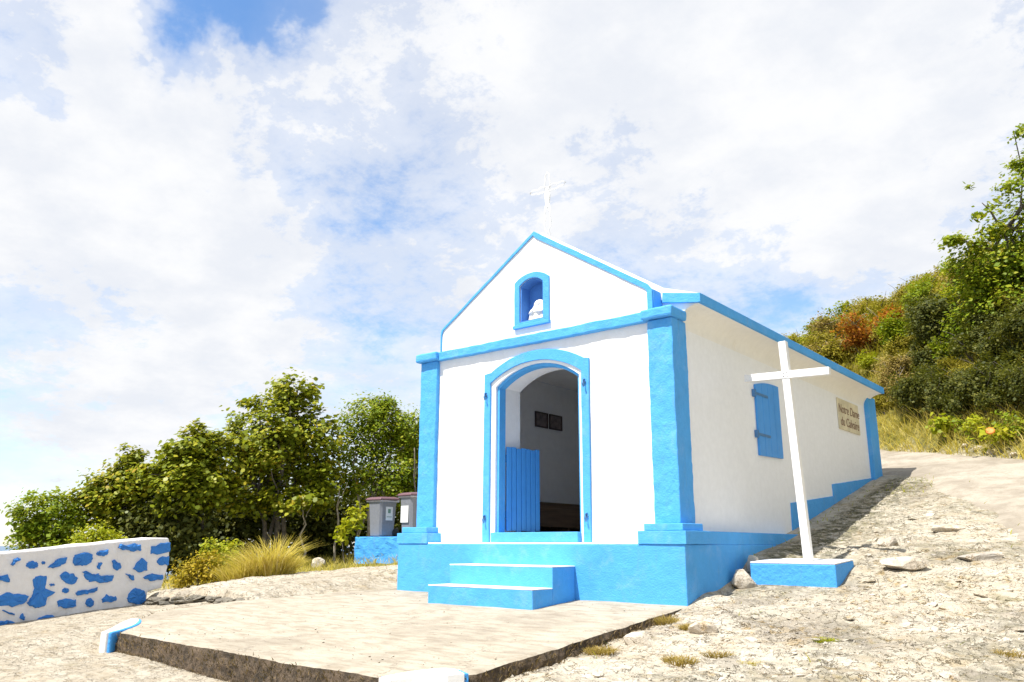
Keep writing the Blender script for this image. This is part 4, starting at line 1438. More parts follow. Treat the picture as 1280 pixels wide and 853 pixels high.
def base_at(px, d):
    c = spot(px, 684, d)
    return (c[0], c[1], float(land(c[0], c[1])))


# big sea grape tree and its neighbours behind the blue-stoned wall
tree('sea_grape_tree', 'large round-leaved tree with several trunks rising above the yellow grass tuft', 'tree', base_at(342, 19.8), 5,
     [blob(366, 492, 20.0, 34, 30), blob(345, 545, 19.8, 62, 42), blob(395, 530, 20.0, 38, 40), blob(305, 562, 19.6, 42, 36), blob(350, 590, 20.1, 68, 34), blob(400, 580, 20.2, 34, 44), blob(296, 527, 19.7, 16, 12), blob(330, 505, 19.8, 22, 16), blob(285, 600, 19.8, 30, 26), blob(372, 622, 19.4, 44, 22), blob(312, 628, 19.4, 36, 20), blob(400, 612, 19.8, 30, 30)],
     15000, 0.095, 'seagrape', 11, 'round', r0=0.085, per=52, clump=0.115, inner=0.5, up=1.0)
tree('leafy_tree', 'fine-leaved light green tree with thin pale trunks beside the bins', 'tree', base_at(452, 21), 4,
     [blob(470, 528, 21, 42, 32), blob(500, 545, 21.4, 36, 40), blob(445, 560, 20.8, 32, 34), blob(485, 590, 21.2, 46, 36), blob(522, 555, 21.6, 30, 44), blob(478, 508, 21.2, 20, 13), blob(440, 598, 20.8, 24, 26), blob(515, 610, 21.3, 34, 40)],
     24000, 0.08, 'thicket', 12, 'leaf', 'bark_pale', r0=0.05, per=60, clump=0.13, up=0.9)
tree('sea_grape_tree', 'broad round-leaved tree with a notched top next below the largest tree', 'tree', base_at(235, 18.5), 4,
     [blob(235, 565, 18.5, 40, 32), blob(205, 590, 18.3, 34, 30), blob(262, 575, 18.8, 32, 34), blob(228, 606, 18.4, 52, 36), blob(252, 548, 18.6, 22, 16), blob(268, 610, 18.6, 30, 30)],
     11000, 0.09, 'seagrape', 13, 'round', r0=0.07, per=52, clump=0.115, inner=0.5, up=1.0)
tree('sea_grape_tree', 'yellowish round-leaved tree with a small pointed top above the middle of the blue-stoned wall', 'tree', base_at(150, 18.8), 3,
     [blob(150, 598, 18.8, 32, 26), blob(166, 574, 18.8, 18, 20), blob(125, 620, 18.6, 36, 26), blob(172, 620, 18.9, 40, 34), blob(140, 640, 18.7, 44, 26), blob(195, 645, 19, 40, 36)],
     10000, 0.088, 'seagrape', 14, 'round', r0=0.06, per=52, clump=0.115, inner=0.5, up=1.0)
tree('leafy_shrub', 'ragged green shrub at the seaward end of the tree row above the wall', 'shrub', base_at(62, 18), 3,
     [blob(60, 634, 18, 38, 20), blob(35, 655, 17.8, 24, 22), blob(82, 655, 18.2, 38, 28), blob(24, 640, 17.8, 10, 8), blob(60, 680, 18, 44, 22)],
     8000, 0.085, 'thicket', 15, 'leaf', r0=0.04, per=50, clump=0.12, up=0.9)
tree('lime_shrub', 'small bright lime green shrub just over the blue-stoned wall', 'shrub', base_at(122, 15.5), 2,
     [blob(122, 668, 15.5, 24, 14), blob(140, 676, 15.6, 16, 10), blob(104, 682, 15.4, 18, 10)], 2200, 0.06, 'lime', 16, 'leaf', r0=0.02, per=18)
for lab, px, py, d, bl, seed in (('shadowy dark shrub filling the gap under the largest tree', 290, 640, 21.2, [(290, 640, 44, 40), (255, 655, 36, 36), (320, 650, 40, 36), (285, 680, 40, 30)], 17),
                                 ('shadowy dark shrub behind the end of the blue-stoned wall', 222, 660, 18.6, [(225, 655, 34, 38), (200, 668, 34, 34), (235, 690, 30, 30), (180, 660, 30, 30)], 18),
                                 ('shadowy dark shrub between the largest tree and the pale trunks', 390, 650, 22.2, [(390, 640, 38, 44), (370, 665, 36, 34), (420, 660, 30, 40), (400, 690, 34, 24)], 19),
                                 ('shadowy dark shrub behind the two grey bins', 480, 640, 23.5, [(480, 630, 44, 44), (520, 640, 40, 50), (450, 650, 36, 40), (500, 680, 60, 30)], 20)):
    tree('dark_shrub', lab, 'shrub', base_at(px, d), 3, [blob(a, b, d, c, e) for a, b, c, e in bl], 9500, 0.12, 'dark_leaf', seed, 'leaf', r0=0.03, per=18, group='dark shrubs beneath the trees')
tree('broadleaf_sapling', 'small glossy-leaved sapling beside the first grey bin', 'sapling', base_at(436, 19.2), 3,
     [blob(438, 652, 19.2, 15, 14), blob(447, 640, 19.3, 11, 10), blob(430, 664, 19.1, 12, 12)], 420, 0.11, 'lime', 21, 'leaf', r0=0.015, per=10)
# slender bare trunks in front of the shade
for px, d, top, lab, sd_ in ((418, 19.8, 606, 'slender pale crooked trunk by the glossy sapling', 3), (381, 19.4, 634, 'slender pale straight trunk right behind the yellow grass tuft', 4), (520, 20.6, 560, 'thin brown trunk showing between the bins and the chapel pilaster', 6)):
    b = base_at(px, d)
    tp = spot(px + (6 if sd_ == 3 else -2), top, d) - np.array(b)
    t = thing('slender_tree', lab, 'tree', b)
    sp = [limb((0, 0, -0.1), tuple(tp), 0.034, 0.014, sd_, 0.05, 7), limb(tuple(tp * 0.7), tuple(tp * 1.0 + np.array((0.12, 0.15, 0.05))), 0.014, 0.006, sd_ + 5, 0.1)]
    tubes('trunk', M['bark_pale' if sd_ != 6 else 'bark'], t, sp, 8)
tree('gold_shrub', 'low golden yellow flowering shrub at the foot of the blue-stoned wall end', 'shrub', base_at(245, 14.6), 3,
     [blob(240, 716, 14.6, 22, 17), blob(258, 704, 14.7, 16, 18), blob(228, 726, 14.5, 14, 10), blob(270, 716, 14.7, 18, 16)], 2600, 0.05, 'gold', 23, 'leaf', r0=0.015, per=14)
tree('lime_shrub', 'low fresh green shrub between the golden shrub and the yellow grass tuft', 'shrub', base_at(272, 15.2), 3,
     [blob(268, 692, 15.2, 18, 18), blob(286, 706, 15.2, 20, 18), blob(290, 684, 15.4, 12, 14)], 1900, 0.055, 'lime', 24, 'leaf', r0=0.015, per=14)


def grass_mesh(name, spots_, seed, h=(0.3, 0.6), w=0.006, lean=0.5):
    """Curved blades. spots_: (n,3) feet, or with a centre to lean away from."""
    g = np.random.default_rng(seed)
    P = np.asarray(spots_[0], float)
    n = len(P)
    out = np.asarray(spots_[1], float)
    H = g.uniform(h[0], h[1], n)[:, None]
    dirh = unit(out + 0.85 * g.normal(size=(n, 2)))
    bend = (lean * (0.35 + 0.9 * g.random(n)))[:, None]
    side = np.stack([-dirh[:, 1], dirh[:, 0]], 1)
    th = g.uniform(0, PI, n)[:, None]
    side = side * np.cos(th) + dirh * np.sin(th)
    V = []
    for f, wf in ((0, 1.0), (0.4, 0.9), (0.75, 0.6), (1.0, 0.12)):
        xy = P[:, :2] + dirh * H * bend * f ** 1.7
        z = P[:, 2:3] + H * (f - 0.35 * bend * f ** 2.2)
        ww = w * wf * (0.7 + 0.6 * g.random(n))[:, None]
        V.append(np.concatenate([xy - side * ww, z], 1))
        V.append(np.concatenate([xy + side * ww, z], 1))
    V = np.stack(V, 1)
    base = (np.arange(n) * 8)[:, None]
    F = np.concatenate([base + np.array([[2 * k_, 2 * k_ + 1, 2 * k_ + 3, 2 * k_ + 2]]) for k_ in range(3)], 0)
    return np_mesh(name, V.reshape(-1, 3), F)


def tuft(name, label, x, y, r, n, h, mat, seed, group=None, lean=0.6, w=0.006, z=None):
    g = np.random.default_rng(seed)
    zb = ground_z(x, y) if z is None else z
    t = thing(name, label, 'grass tuft', (x, y, zb), 0, group)
    a = g.uniform(0, 2 * PI, n)
    q = np.sqrt(g.random(n)) * r
    loc = np.stack([np.cos(a) * q, np.sin(a) * q], 1)
    zz = land(x + loc[:, 0], y + loc[:, 1]) - land(x, y)
    link('blades', grass_mesh('blades', (np.concatenate([loc, zz[:, None] - 0.03], 1), loc / r), seed, h, w, lean), M[mat], t)
    return t


c = spot(338, 722, 14.8)
tuft('grass_tuft', 'large tall yellow grass tuft below the round-leaved trees', c[0], c[1], 0.40, 1250, (0.4, 0.9), 'straw', 31, lean=0.85, w=0.007)
c = spot(305, 722, 14.6)
tuft('grass_tuft', 'shorter yellow grass tuft joined to the seaward side of the large one', c[0], c[1], 0.33, 800, (0.3, 0.55), 'straw', 32, lean=0.7, w=0.007)
for i, (px, py, z0, r, h, mat, lab) in enumerate((
        (830, 779, -0.74, 0.11, 0.13, 'brown_grass', 'brown dry grass tuft below the chapel plinth corner'),
        (866, 782, -0.72, 0.09, 0.10, 'brown_grass', 'smaller brown dry tuft just beside the one below the plinth corner'),
        (752, 813, -0.86, 0.11, 0.10, 'brown_grass', 'brown dry grass tuft close beside the slab edge'),
        (852, 836, -0.93, 0.11, 0.08, 'brown_grass', 'rusty flat dry tuft at the bottom edge among pale rocks'),
        (897, 818, -0.85, 0.10, 0.07, 'brown_grass', 'rusty dry tuft on pale rock halfway between slab and plinth of the cross'),
        (938, 826, -0.86, 0.08, 0.06, 'straw', 'yellowish short tuft low on the rocks in front of the cross'),
        (1031, 797, -0.74, 0.08, 0.06, 'lime', 'tiny green tuft on the rocks in front of the blue cross plinth'),
        (1050, 735, -0.47, 0.07, 0.07, 'straw', 'thin straw tuft against the shaded corner of the cross plinth'),
        (1262, 806, -0.73, 0.10, 0.06, 'brown_grass', 'flat brown tuft among stones at the edge of the slope'),
        (968, 730, -0.44, 0.05, 0.05, 'lime', 'tiny green weed under the front of the cross plinth'))):
    v = CAM_F + CAM_R * ((px - 640) / 1016.05) - CAM_U * ((py - 426.5) / 1016.05)
    c = CAM_LOC + v * ((z0 - CAM_LOC[2]) / v[2])
    tuft('dry_grass_tuft', lab, c[0], c[1], r * 1.15, 420, (h * 0.5, h * 1.15), mat, 40 + i, 'small tufts between the rocks', 0.95, 0.0035)


# grass that nobody could count
def scatter_on(fn, n, seed, box_):
    g = np.random.default_rng(seed)
    x = g.uniform(box_[0], box_[1], n * 3)
    y = g.uniform(box_[2], box_[3], n * 3)
    k_ = fn(x, y)
    keep = g.random(n * 3) < k_
    x, y = x[keep][:n], y[keep][:n]
    return np.stack([x, y, land(x, y) + relief(x, y) * 0.8 - 0.02], 1)


def verge(x, y):
    s, t = hill_st(x, y)
    return sst(-0.25, 0.0, s) * sst(0.85, 0.45, s) * sst(-3, -1, t) * sst(9, 7, t)


P_ = scatter_on(verge, 13000, 51, (0, 10, 4, 16))
hv = 0.35 + 0.3 * fbm(P_[:, 0] * 0.9, P_[:, 1] * 0.9, 3, 52)
tag(link('roadside_grass', grass_mesh('roadside_grass', (P_, np.tile([[-0.5, -0.6]], (len(P_), 1))), 53, (0.15, 0.5), 0.007, 0.9), M['straw']), 'tall dry yellow grass along the far edge of the road', 'grass', kind='stuff')


def hillside(x, y):
    s, t = hill_st(x, y)
    return sst(0.5, 1.0, s) * sst(12, 8, s)


P_ = scatter_on(hillside, 14000, 54, (-6, 9, 9, 32))
tag(link('hillside_grass', grass_mesh('hillside_grass', (P_, np.tile([[-0.3, -0.4]], (len(P_), 1))), 55, (0.3, 0.75), 0.012, 0.6), M['olive']), 'dry grass growing thick between the hillside bushes', 'grass', kind='stuff')


def seaside(x, y):
    u = x + 5.6 - 0.45 * y
    return sst(0.5, -0.3, u) * sst(-9, -6, u) * sst(-0.4, 0.4, y + 0.3 * x + 1.6) * 0.8


P_ = scatter_on(seaside, 4200, 56, (-14, -3.5, -1, 8))
tag(link('seaside_grass', grass_mesh('seaside_grass', (P_, np.tile([[0.3, -0.4]], (len(P_), 1))), 57, (0.08, 0.32), 0.006, 0.7), M['straw']), 'short dry grass under the seaward trees', 'grass', kind='stuff')


def wallfoot(x, y):
    g1 = np.exp(-((x - 4.85) / 0.24) ** 2) * sst(5.6, 6.5, y) * sst(8.0, 7.3, y) + 0.5 * np.exp(-((x - 4.95) / 0.2) ** 2 - ((y - 7.0) / 0.5) ** 2)
    g2 = 0.35 * np.exp(-((x - 4.32) / 0.10) ** 2) * sst(0.3, 0.8, y) * sst(7.5, 7, y)
    g3 = 0.05 * (fbm(x * 1.6, y * 1.6, 3, 61) > 0.16) * sst(4.3, 4.6, x) * sst(-2.5, -1.5, y)
    return np.clip(g1 + g2 + g3, 0, 1)


P_ = scatter_on(wallfoot, 1500, 58, (4.2, 7.0, -2.5, 8.4))
tag(link('weeds', grass_mesh('weeds', (P_, np.tile([[0.5, -0.2]], (len(P_), 1))), 59, (0.03, 0.10), 0.005, 0.9), M['lime']), 'sparse low green weeds along the foot of the chapel wall and over the rocks', 'weeds', kind='stuff')

# ------------------------------------------------------------------ the hill: bushes of its own kinds
KINDS = {
    'olive': ('olive_bush', 'olive', 'olive green scrub bush among others of its kind on the hillside'),
    'green': ('green_bush', 'thicket', 'fresh green scrub bush among others of its kind on the hillside'),
    'dry': ('dry_bush', 'dry', 'half bare brownish bush among others of its kind on the hillside'),
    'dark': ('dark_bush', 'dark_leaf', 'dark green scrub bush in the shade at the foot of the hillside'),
}
PROTO = {}
for kname, (nm, mat, lab) in KINDS.items():
    vs = []
    for q in range(3):
        sd_ = hash_ = {'olive': 200, 'green': 300, 'dry': 400, 'dark': 500}[kname] + q
        r_ = random.Random(sd_)
        bl = [(r_.uniform(-0.5, 0.5), r_.uniform(-0.5, 0.5), 0.5 + r_.uniform(-0.1, 0.4), r_.uniform(0.35, 0.6), r_.uniform(0.35, 0.6), r_.uniform(0.3, 0.5)) for _ in range(6)]
        me = leaf_mesh('crown', bl, 2600 if kname == 'dry' else 3600, 0.085 if kname != 'olive' else 0.075, sd_, 'leaf', per=40, clump=0.15, up=0.9)
        me.materials.append(M[mat])
        sp = []
        for b in bl:
            sp.append(limb((r_.uniform(-.1, .1), r_.uniform(-.1, .1), -0.2), b[:3], 0.03, 0.008, sd_ + len(sp), 0.1, 4))
            for _ in range(3 if kname == 'dry' else 1):
                sp.append(limb(b[:3], (b[0] + r_.uniform(-.5, .5), b[1] + r_.uniform(-.5, .5), b[2] + r_.uniform(.0, .55)), 0.010, 0.004, sd_ * 3 + len(sp), 0.1, 3))
        V, F_ = [], []
        for path, rad in sp:
            v, f = tube_arrays(path, rad, 5)
            o_ = len(V)
            V += v
            F_ += [tuple(i + o_ for i in u) for u in f]
        tm = raw('trunk', V, F_, True)
        tm.materials.append(M['bark_pale'] if kname == 'dry' else M['bark'])
        vs.append((me, tm))
    PROTO[kname] = vs


def bush(kname, x, y, s, rz, q, name=None, label=None, mat=None, group=True, sz=1.0):
    nm, m_, lab = KINDS[kname]
    me, tm = PROTO[kname][q % 3]
    t = thing(name or nm, label or lab, 'bush', (x, y, float(land(x, y)) - 0.05), rz, ('scrub bushes on the hillside, ' + kname + ' kind') if group else None)
    t.scale = (s, s, s * sz)
    link('trunk', tm, None, t)
    if mat:
        me = me.copy()
        me.materials.clear()
        me.materials.append(M[mat])
    link('crown', me, None, t)
    return t


def to_px(x, y, z):
    d = np.array((x, y, z)) - CAM_LOC
    f = d @ CAM_F
    return 640 + 1016 * (d @ CAM_R) / f, 426.5 - 1016 * (d @ CAM_U) / f


def on_ground(px, py):
    v = CAM_F + CAM_R * ((px - 640) / 1016.05) - CAM_U * ((py - 426.5) / 1016.05)
    for d in np.arange(4, 60, 0.03):
        p_ = CAM_LOC + v * d
        if p_[2] < float(land(p_[0], p_[1])):
            return (p_[0], p_[1], float(land(p_[0], p_[1])))


def hill_at(px, py):
    """Point of the hillside seen at a pixel."""
    v = CAM_F + CAM_R * ((px - 640) / 1016.05) - CAM_U * ((py - 426.5) / 1016.05)
    for d in np.arange(14, 60, 0.1):
        p_ = CAM_LOC + v * d
        if p_[2] < float(land(p_[0], p_[1])) + 0.3:
            return p_[0], p_[1]
    p_ = CAM_LOC + v * 30
    return p_[0], p_[1]


SPECIAL = ((1098, 424, 1.0, 'dry', 'russet_bush', 'russet', 'rusty red bush standing out on the hillside above the roof corner'),
                                    (1078, 436, 0.75, 'dry', 'russet_bush', 'russet', 'smaller orange red bush touching the rusty red one'),
                                    (1066, 406, 0.75, 'green', 'lime_bush', 'lime', 'yellow green bush just above the smaller red bush'),
                                    (1122, 378, 0.8, 'green', 'lime_bush', 'lime', 'yellow green bush near the skyline above the rusty red bush'),
                                    (1205, 385, 0.8, 'green', 'lime_bush', 'lime', 'bright green bush high on the slope under the tall tree'),
                                    (1090, 450, 0.45, 'green', 'lime_bush', 'lime', 'small light green bush just below the red bushes'),
                                    (1012, 425, 0.6, 'green', 'lime_bush', 'lime', 'bright green bush at the low end of the skyline'),
                                    (1170, 480, 0.4, 'green', 'lime_bush', 'lime', 'small yellow green bush in the dark foot of the slope'))
for px, py, s, kn, nm, mat, lab in SPECIAL:
    x, y = hill_at(px, py)
    bush(kn, x, y, s, px * 0.1, px, nm, lab, mat, False)

rh = random.Random(77)
n_b = 0
placed = []
tries = 0
while n_b < 285 and tries < 40000:
    tries += 1
    q_ = spot(rh.uniform(965, 1335), 684, rh.uniform(16, 46))
    x, y = q_[0], q_[1]
    s, t = (float(u) for u in hill_st(x, y))
    if not 0.55 < s < 12:
        continue
    z = float(land(x, y))
    px, py = to_px(x, y, z + 0.6)
    if not (955 < px < 1330) or y < 6:
        continue
    sc_ = rh.uniform(0.55, 1.0) * (0.75 if s < 1.8 else 1.0) * (1.0 if s < 6 else 1.15)
    s_ = s
    if any(abs(px - q[0]) < 22 and -8 < py - q[1] < 30 for q in SPECIAL):
        continue
    if any((x - a) ** 2 + (y - b) ** 2 < (0.34 * (sc_ + c_)) ** 2 for a, b, c_ in placed):
        continue
    placed.append((x, y, sc_))
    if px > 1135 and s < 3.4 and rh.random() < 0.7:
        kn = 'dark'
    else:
        kn = rh.choices(['olive', 'green', 'dry'], [6, 4, 2])[0]
    band = 'just above the roadside grass' if s < 2.6 else ('halfway up the hillside' if s < 6 else 'along the hilltop skyline')
    where = 'over the chapel roof' if px < 1075 else ('beside the tall tree' if px < 1175 else 'under the tall tree')
    look = {'olive': 'olive green scrub bush', 'green': 'fresh green scrub bush', 'dry': 'half bare brownish bush', 'dark': 'dark green scrub bush'}[kn]
    o_ = bush(kn, x, y, sc_, rh.uniform(0, 6.28), rh.randrange(3), label=look + ' ' + band + ', ' + where, sz=rh.uniform(0.8, 1.15))
    o_['group'] = o_['label'] + ' group'
    n_b += 1


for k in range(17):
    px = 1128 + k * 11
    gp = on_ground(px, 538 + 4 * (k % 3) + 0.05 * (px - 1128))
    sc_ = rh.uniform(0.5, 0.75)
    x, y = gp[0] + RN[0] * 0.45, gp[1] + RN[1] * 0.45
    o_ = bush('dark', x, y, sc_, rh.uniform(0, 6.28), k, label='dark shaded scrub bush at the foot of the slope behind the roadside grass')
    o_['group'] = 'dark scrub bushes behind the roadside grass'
# tall tree leaning in from the side
tree('tall_tree', 'tall leafy tree with spreading branches over the road bank', 'tree', base_at(1268, 18.2), 2,
     [blob(1262, 325, 17.5, 50, 34), blob(1300, 280, 17.2, 60, 50), blob(1310, 210, 17, 44, 44), blob(1220, 355, 17.7, 40, 30), blob(1285, 380, 17.4, 60, 40), blob(1190, 300, 17.2, 16, 8), blob(1214, 306, 17.3, 22, 14), blob(1236, 255, 17, 13, 7), blob(1262, 234, 16.9, 26, 9), blob(1274, 205, 16.9, 12, 8), blob(1278, 163, 16.8, 16, 6), blob(1240, 290, 17.2, 20, 14), blob(1216, 268, 17.1, 9, 8), blob(1213, 240, 17.1, 4, 12), blob(1222, 400, 17.9, 40, 26), blob(1290, 440, 17.8, 46, 34), blob(1205, 330, 17.5, 26, 16)],
     17000, 0.10, 'thicket', 61, 'leaf', r0=0.12, per=30, clump=0.12, up=0.9)
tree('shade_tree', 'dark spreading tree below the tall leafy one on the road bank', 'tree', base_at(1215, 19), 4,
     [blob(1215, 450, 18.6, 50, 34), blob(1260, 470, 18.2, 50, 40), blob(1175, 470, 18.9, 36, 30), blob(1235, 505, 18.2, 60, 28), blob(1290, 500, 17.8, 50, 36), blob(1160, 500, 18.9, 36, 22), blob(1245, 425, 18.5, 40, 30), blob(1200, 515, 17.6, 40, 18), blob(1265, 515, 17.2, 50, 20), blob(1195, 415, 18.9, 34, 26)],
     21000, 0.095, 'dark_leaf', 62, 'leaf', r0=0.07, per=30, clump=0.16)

# broad-leaved plants and litter of stones at the foot of the bank
fl = thing('flowering_plant', 'low leafy plant with one orange bloom beside the road', 'plant', on_ground(1252, 562))
zb = 0.26
link('leaves', leaf_mesh('leaves', [(0, 0, max(0.15, zb), 0.35, 0.35, 0.16), (0.3, 0.2, max(0.12, zb - .05), 0.25, 0.25, 0.14)], 260, 0.11, 65, 'leaf', per=9), M['lime'], fl)
me = lathe_me('bloom', [(0.01, 0), (0.05, 0.02), (0.085, 0.06), (0.07, 0.085), (0.03, 0.07)], 12)
bl_ = link('bloom', me, M['petal'], fl)
bl_.location = (-0.1, -0.28, max(0.2, zb))
bl_.rotation_euler = (0.9, 0.2, 0)
tubes('stalk', M['thicket'], fl, [limb((0, 0, -0.05), (-0.1, -0.26, max(0.2, zb)), 0.01, 0.006, 5), limb((0, 0, -0.05), (0.2, 0.1, max(0.2, zb)), 0.01, 0.006, 6)], 6)
b = on_ground(1182, 556)
t_ = thing('broadleaf_plant', 'low round-leaved plant in front of the dark shade by the road', 'plant', b)
zb = 0.38
link('leaves', leaf_mesh('leaves', [(0, 0, zb, 0.24, 0.24, 0.18)], 190, 0.085, 66, 'round', per=8), M['lime'], t_)
tubes('stalk', M['thicket'], t_, [limb((0, 0, -0.05), (0, 0, zb), 0.012, 0.006, 7)], 6)

for px, py, zz, n_, lab in ((1222, 556, 0.42, 190, 'taller lime green leafy plant behind the orange bloom'), (1262, 560, 0.5, 170, 'lime green leafy plant on the outer side of the orange bloom'), (1205, 553, 0.3, 110, 'low lime green plant among pale litter of stones')):
    b = on_ground(px, py)
    t_ = thing('leafy_plant', lab, 'plant', b)
    link('leaves', leaf_mesh('leaves', [(0, 0, zz, 0.24, 0.24, 0.16), (0.15, 0.1, zz * 0.6, 0.2, 0.2, 0.14)], n_ * 2, 0.06, px, 'leaf', per=8), M['thicket' if px != 1222 else 'lime'], t_)
    tubes('stalk', M['thicket'], t_, [limb((0, 0, -0.05), (0, 0, zz), 0.012, 0.006, px), limb((0, 0, -0.05), (0.15, 0.1, zz * 0.7), 0.010, 0.006, px + 1)], 6)
g = np.random.default_rng(70)
N_ = 9000
k_ = g.integers(0, len(on), N_)
f_ = g.random(N_)[:, None]
q = on[k_] * (1 - f_) + on[(k_ + 1) % len(on)] * f_
fr = (q[:, 1] < -2.0) | ((q[:, 0] > 4.1) & (q[:, 1] < -0.4))
q, dv = q[fr], dirv[k_][fr]
q = q + dv * g.uniform(-0.02, 0.06, len(q))[:, None]
zq = np.maximum(land(q[:, 0], q[:, 1]) + relief(q[:, 0], q[:, 1]) - 0.01, slab_z(q[:, 0], q[:, 1]) - 0.32)
low = g.random(len(q)) < 0.35
zq = np.where(low, zq, slab_z(q[:, 0], q[:, 1]) - g.uniform(0.02, 0.24, len(q)))
tag(link('edge_grass', grass_mesh('edge_grass', (np.concatenate([q, zq[:, None]], 1), dv), 72, (0.015, 0.055), 0.0045, 1.0), M['dead_moss']), 'matted dead brown grass and moss over the rough slab edge', 'grass', kind='stuff')


# ------------------------------------------------------------------ stones
def stone_me(name, seed, flat=0.55, sub=2):
    bm = bmesh.new()
    bmesh.ops.create_icosphere(bm, subdivisions=sub, radius=1.0)
    r_ = random.Random(seed)
    planes = [(Vector((r_.gauss(0, 1), r_.gauss(0, 1), r_.gauss(0, 0.8))).normalized(), r_.uniform(0.55, 0.85)) for _ in range(9)]
    for v in bm.verts:
        for n_, d_ in planes:
            k_ = v.co.dot(n_) - d_
            if k_ > 0:
                v.co -= n_ * k_
        v.co *= 1 + r_.uniform(-0.03, 0.03)
        v.co.z *= flat
    me = bpy.data.meshes.new(name)
    bm.to_mesh(me)
    bm.free()
    me.materials.append(M['rock'])
    return me


SM = [stone_me('stone', 900 + i, 0.32 + 0.06 * (i % 5), 2 if i < 6 else 1) for i in range(10)]
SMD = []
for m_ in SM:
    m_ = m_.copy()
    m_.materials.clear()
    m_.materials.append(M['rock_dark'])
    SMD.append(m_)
rs = random.Random(5)
n_s = 0
while n_s < 210:
    px = rs.uniform(660, 1280)
    py = rs.uniform(625, 852)
    v = CAM_F + CAM_R * ((px - 640) / 1016.05) - CAM_U * ((py - 426.5) / 1016.05)
    hit = None
    for d in np.arange(4.5, 18, 0.12):
        p_ = CAM_LOC + v * d
        if p_[2] < float(land(p_[0], p_[1])):
            hit = p_
            break
    if hit is None or not (hit[0] > 4.5) or float(road_gap(hit[0], hit[1])) < 0.1:
        continue
    if 4.4 < hit[0] < 5.5 and 1.1 < hit[1] < 1.9:
        continue
    q = link('stone', SM[rs.randrange(10)], None, ground)
    sc_ = rs.choice([0.02, 0.025, 0.03, 0.035, 0.04, 0.05, 0.07]) * rs.uniform(0.8, 1.3)
    q.location = (hit[0], hit[1], ground_z(hit[0], hit[1]) - 0.1 * sc_)
    q.rotation_euler = (rs.uniform(-0.3, 0.3), rs.uniform(-0.3, 0.3), rs.uniform(0, 6.28))
    q.scale = (sc_ * rs.uniform(0.9, 1.6), sc_, sc_ * rs.uniform(0.6, 1.0))
    n_s += 1
# grit, past counting
g = np.random.default_rng(8)
N_ = 3800
x = g.uniform(4.36, 8.2, N_)
y = g.uniform(-3.6, 8.0, N_)
ok = (road_gap(x, y) > 0.05) & ~((x > 4.4) & (x < 5.5) & (y > 1.1) & (y < 1.9))
x, y = x[ok], y[ok]
xl = g.uniform(-9, -2.0, 2200)
yl = g.uniform(-1.1, 5.5, 2200)
okl = (xl + 5.6 - 0.45 * yl > -0.4) & (np.abs(xl + 1) > 0)
x = np.concatenate([x, xl[okl]])
y = np.concatenate([y, yl[okl]])
xs, ys = g.uniform(-1.2, 4.2, 420), g.uniform(-3.4, -0.1, 420)
ks = (g.random(420) < 0.25 + 0.75 * (np.abs(ys + 1.7) > 1.2)) & (xs + ys * 0.5 > -2.2) & ~((xs > 1.3) & (xs < 3.0) & (ys > -0.85))
xs, ys = xs[ks], ys[ks]
n0 = len(x)
x = np.concatenate([x, xs])
y = np.concatenate([y, ys])
n = len(x)
z = land(x, y) + relief(x, y)
z[n0:] = slab_z(xs, ys) + 0.006
oc = np.array([(1, 0, 0), (0, 1, 0), (-1, 0, 0), (0, -1, 0), (0, 0, 0.7), (0, 0, -0.5)], float)
of = np.array([(0, 1, 4), (1, 2, 4), (2, 3, 4), (3, 0, 4), (1, 0, 5), (2, 1, 5), (3, 2, 5), (0, 3, 5)])
rad = g.uniform(0.005, 0.017, n) * (0.7 + 0.6 * g.random(n))
rad[n0:] *= 0.7
th = g.uniform(0, 2 * PI, n)
pr = oc[None] * (0.7 + 0.6 * g.random((n, 6, 1))) * rad[:, None, None]
ca, sa = np.cos(th)[:, None], np.sin(th)[:, None]
V = np.stack([pr[..., 0] * ca - pr[..., 1] * sa + x[:, None], pr[..., 0] * sa + pr[..., 1] * ca + y[:, None], pr[..., 2] + z[:, None]], -1)
F = (np.arange(n) * 6)[:, None, None] + of[None]
tag(link('gravel', np_mesh('gravel', V.reshape(-1, 3), F.reshape(-1, 3)), M['rock']), 'fine pale gravel scattered over the rocky ground', 'gravel', kind='stuff')

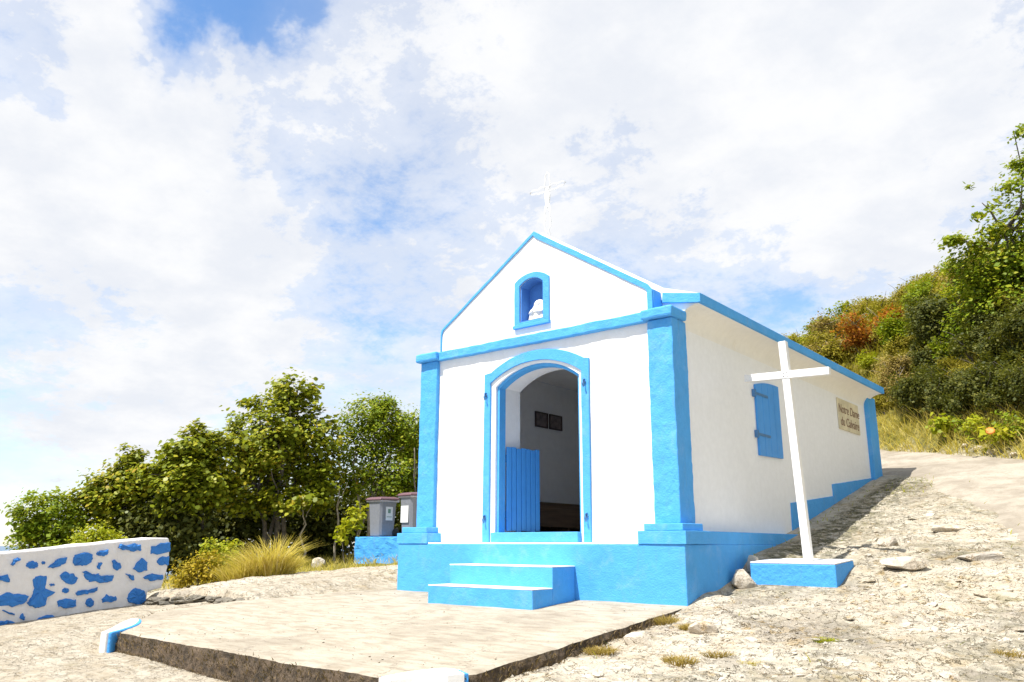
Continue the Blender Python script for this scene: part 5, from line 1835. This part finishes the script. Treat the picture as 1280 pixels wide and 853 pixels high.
for i, (x, y, sx, sy, sz, rz, dz, lab) in enumerate((
        (4.42, 1.10, 0.20, 0.12, 0.11, 0.5, 0.05, 'chunky pale rock lying between the chapel plinth and the cross plinth'),
        (4.42, 1.42, 0.07, 0.06, 0.12, 0.2, 0.08, 'small upright tan stone behind the chunky pale rock'),
        (5.95, 1.75, 0.27, 0.20, 0.06, 0.25, 0.06, 'large flat slab of rock with a shadowed lip beside the cross plinth'),
        (6.62, 2.35, 0.30, 0.14, 0.05, 0.4, 0.0, 'long flat pale rock further up the slope beyond the cross'),
        (5.55, 2.75, 0.13, 0.09, 0.08, 0.9, 0.03, 'small pinkish rock behind the cross plinth'),
        (4.62, -1.52, 0.16, 0.10, 0.07, 0.1, 0.02, 'whitish rock split in two beside the slab edge'),
        (4.98, -1.05, 0.14, 0.10, 0.06, 1.0, 0.02, 'rounded pale rock a step up from the split one'),
        (6.05, 3.6, 0.22, 0.10, 0.05, 0.6, 0.02, 'thin white rock ledge beside the concrete road'),
        (-6.9, 4.05, 0.20, 0.13, 0.12, 0.3, 0.06, 'pale angular rock between the yellow grass and the blue block'),
        (-4.9, 0.35, 0.15, 0.10, 0.08, 0.3, 0.03, 'low pale rock below the golden shrub'))):
    o = link('rock', stone_me('rock', 950 + i, 1.0, 3), None)
    o.location = (x, y, ground_z(x, y) + dz)
    o.rotation_euler = (0.08 * math.sin(i * 3), 0.10 * math.cos(i), rz)
    o.scale = (sx, sy, sz * 1.3)
    tag(o, lab, 'rock')
for i, (px, py) in enumerate(((1222, 563), (1240, 569), (1206, 561), (1268, 571))):
    b = on_ground(px, py)
    o = link('rock', stone_me('rock', 970 + i, 0.8, 2), None)
    o.location = (b[0], b[1], b[2] + 0.04)
    s = (0.11, 0.13, 0.08, 0.08)[i]
    o.scale = (s, s * 0.8, s * 0.8)
    o.rotation_euler = (0.2, 0.1, i * 1.3)
    tag(o, ('pale rock at the road edge under the orange bloom', 'largest pale rock at the road edge', 'small pale rock nearest the round-leaved plant by the road', 'smallest pale rock at the outer end of the road edge')[i], 'rock')
# broken rock along the low ledge beside the wall end
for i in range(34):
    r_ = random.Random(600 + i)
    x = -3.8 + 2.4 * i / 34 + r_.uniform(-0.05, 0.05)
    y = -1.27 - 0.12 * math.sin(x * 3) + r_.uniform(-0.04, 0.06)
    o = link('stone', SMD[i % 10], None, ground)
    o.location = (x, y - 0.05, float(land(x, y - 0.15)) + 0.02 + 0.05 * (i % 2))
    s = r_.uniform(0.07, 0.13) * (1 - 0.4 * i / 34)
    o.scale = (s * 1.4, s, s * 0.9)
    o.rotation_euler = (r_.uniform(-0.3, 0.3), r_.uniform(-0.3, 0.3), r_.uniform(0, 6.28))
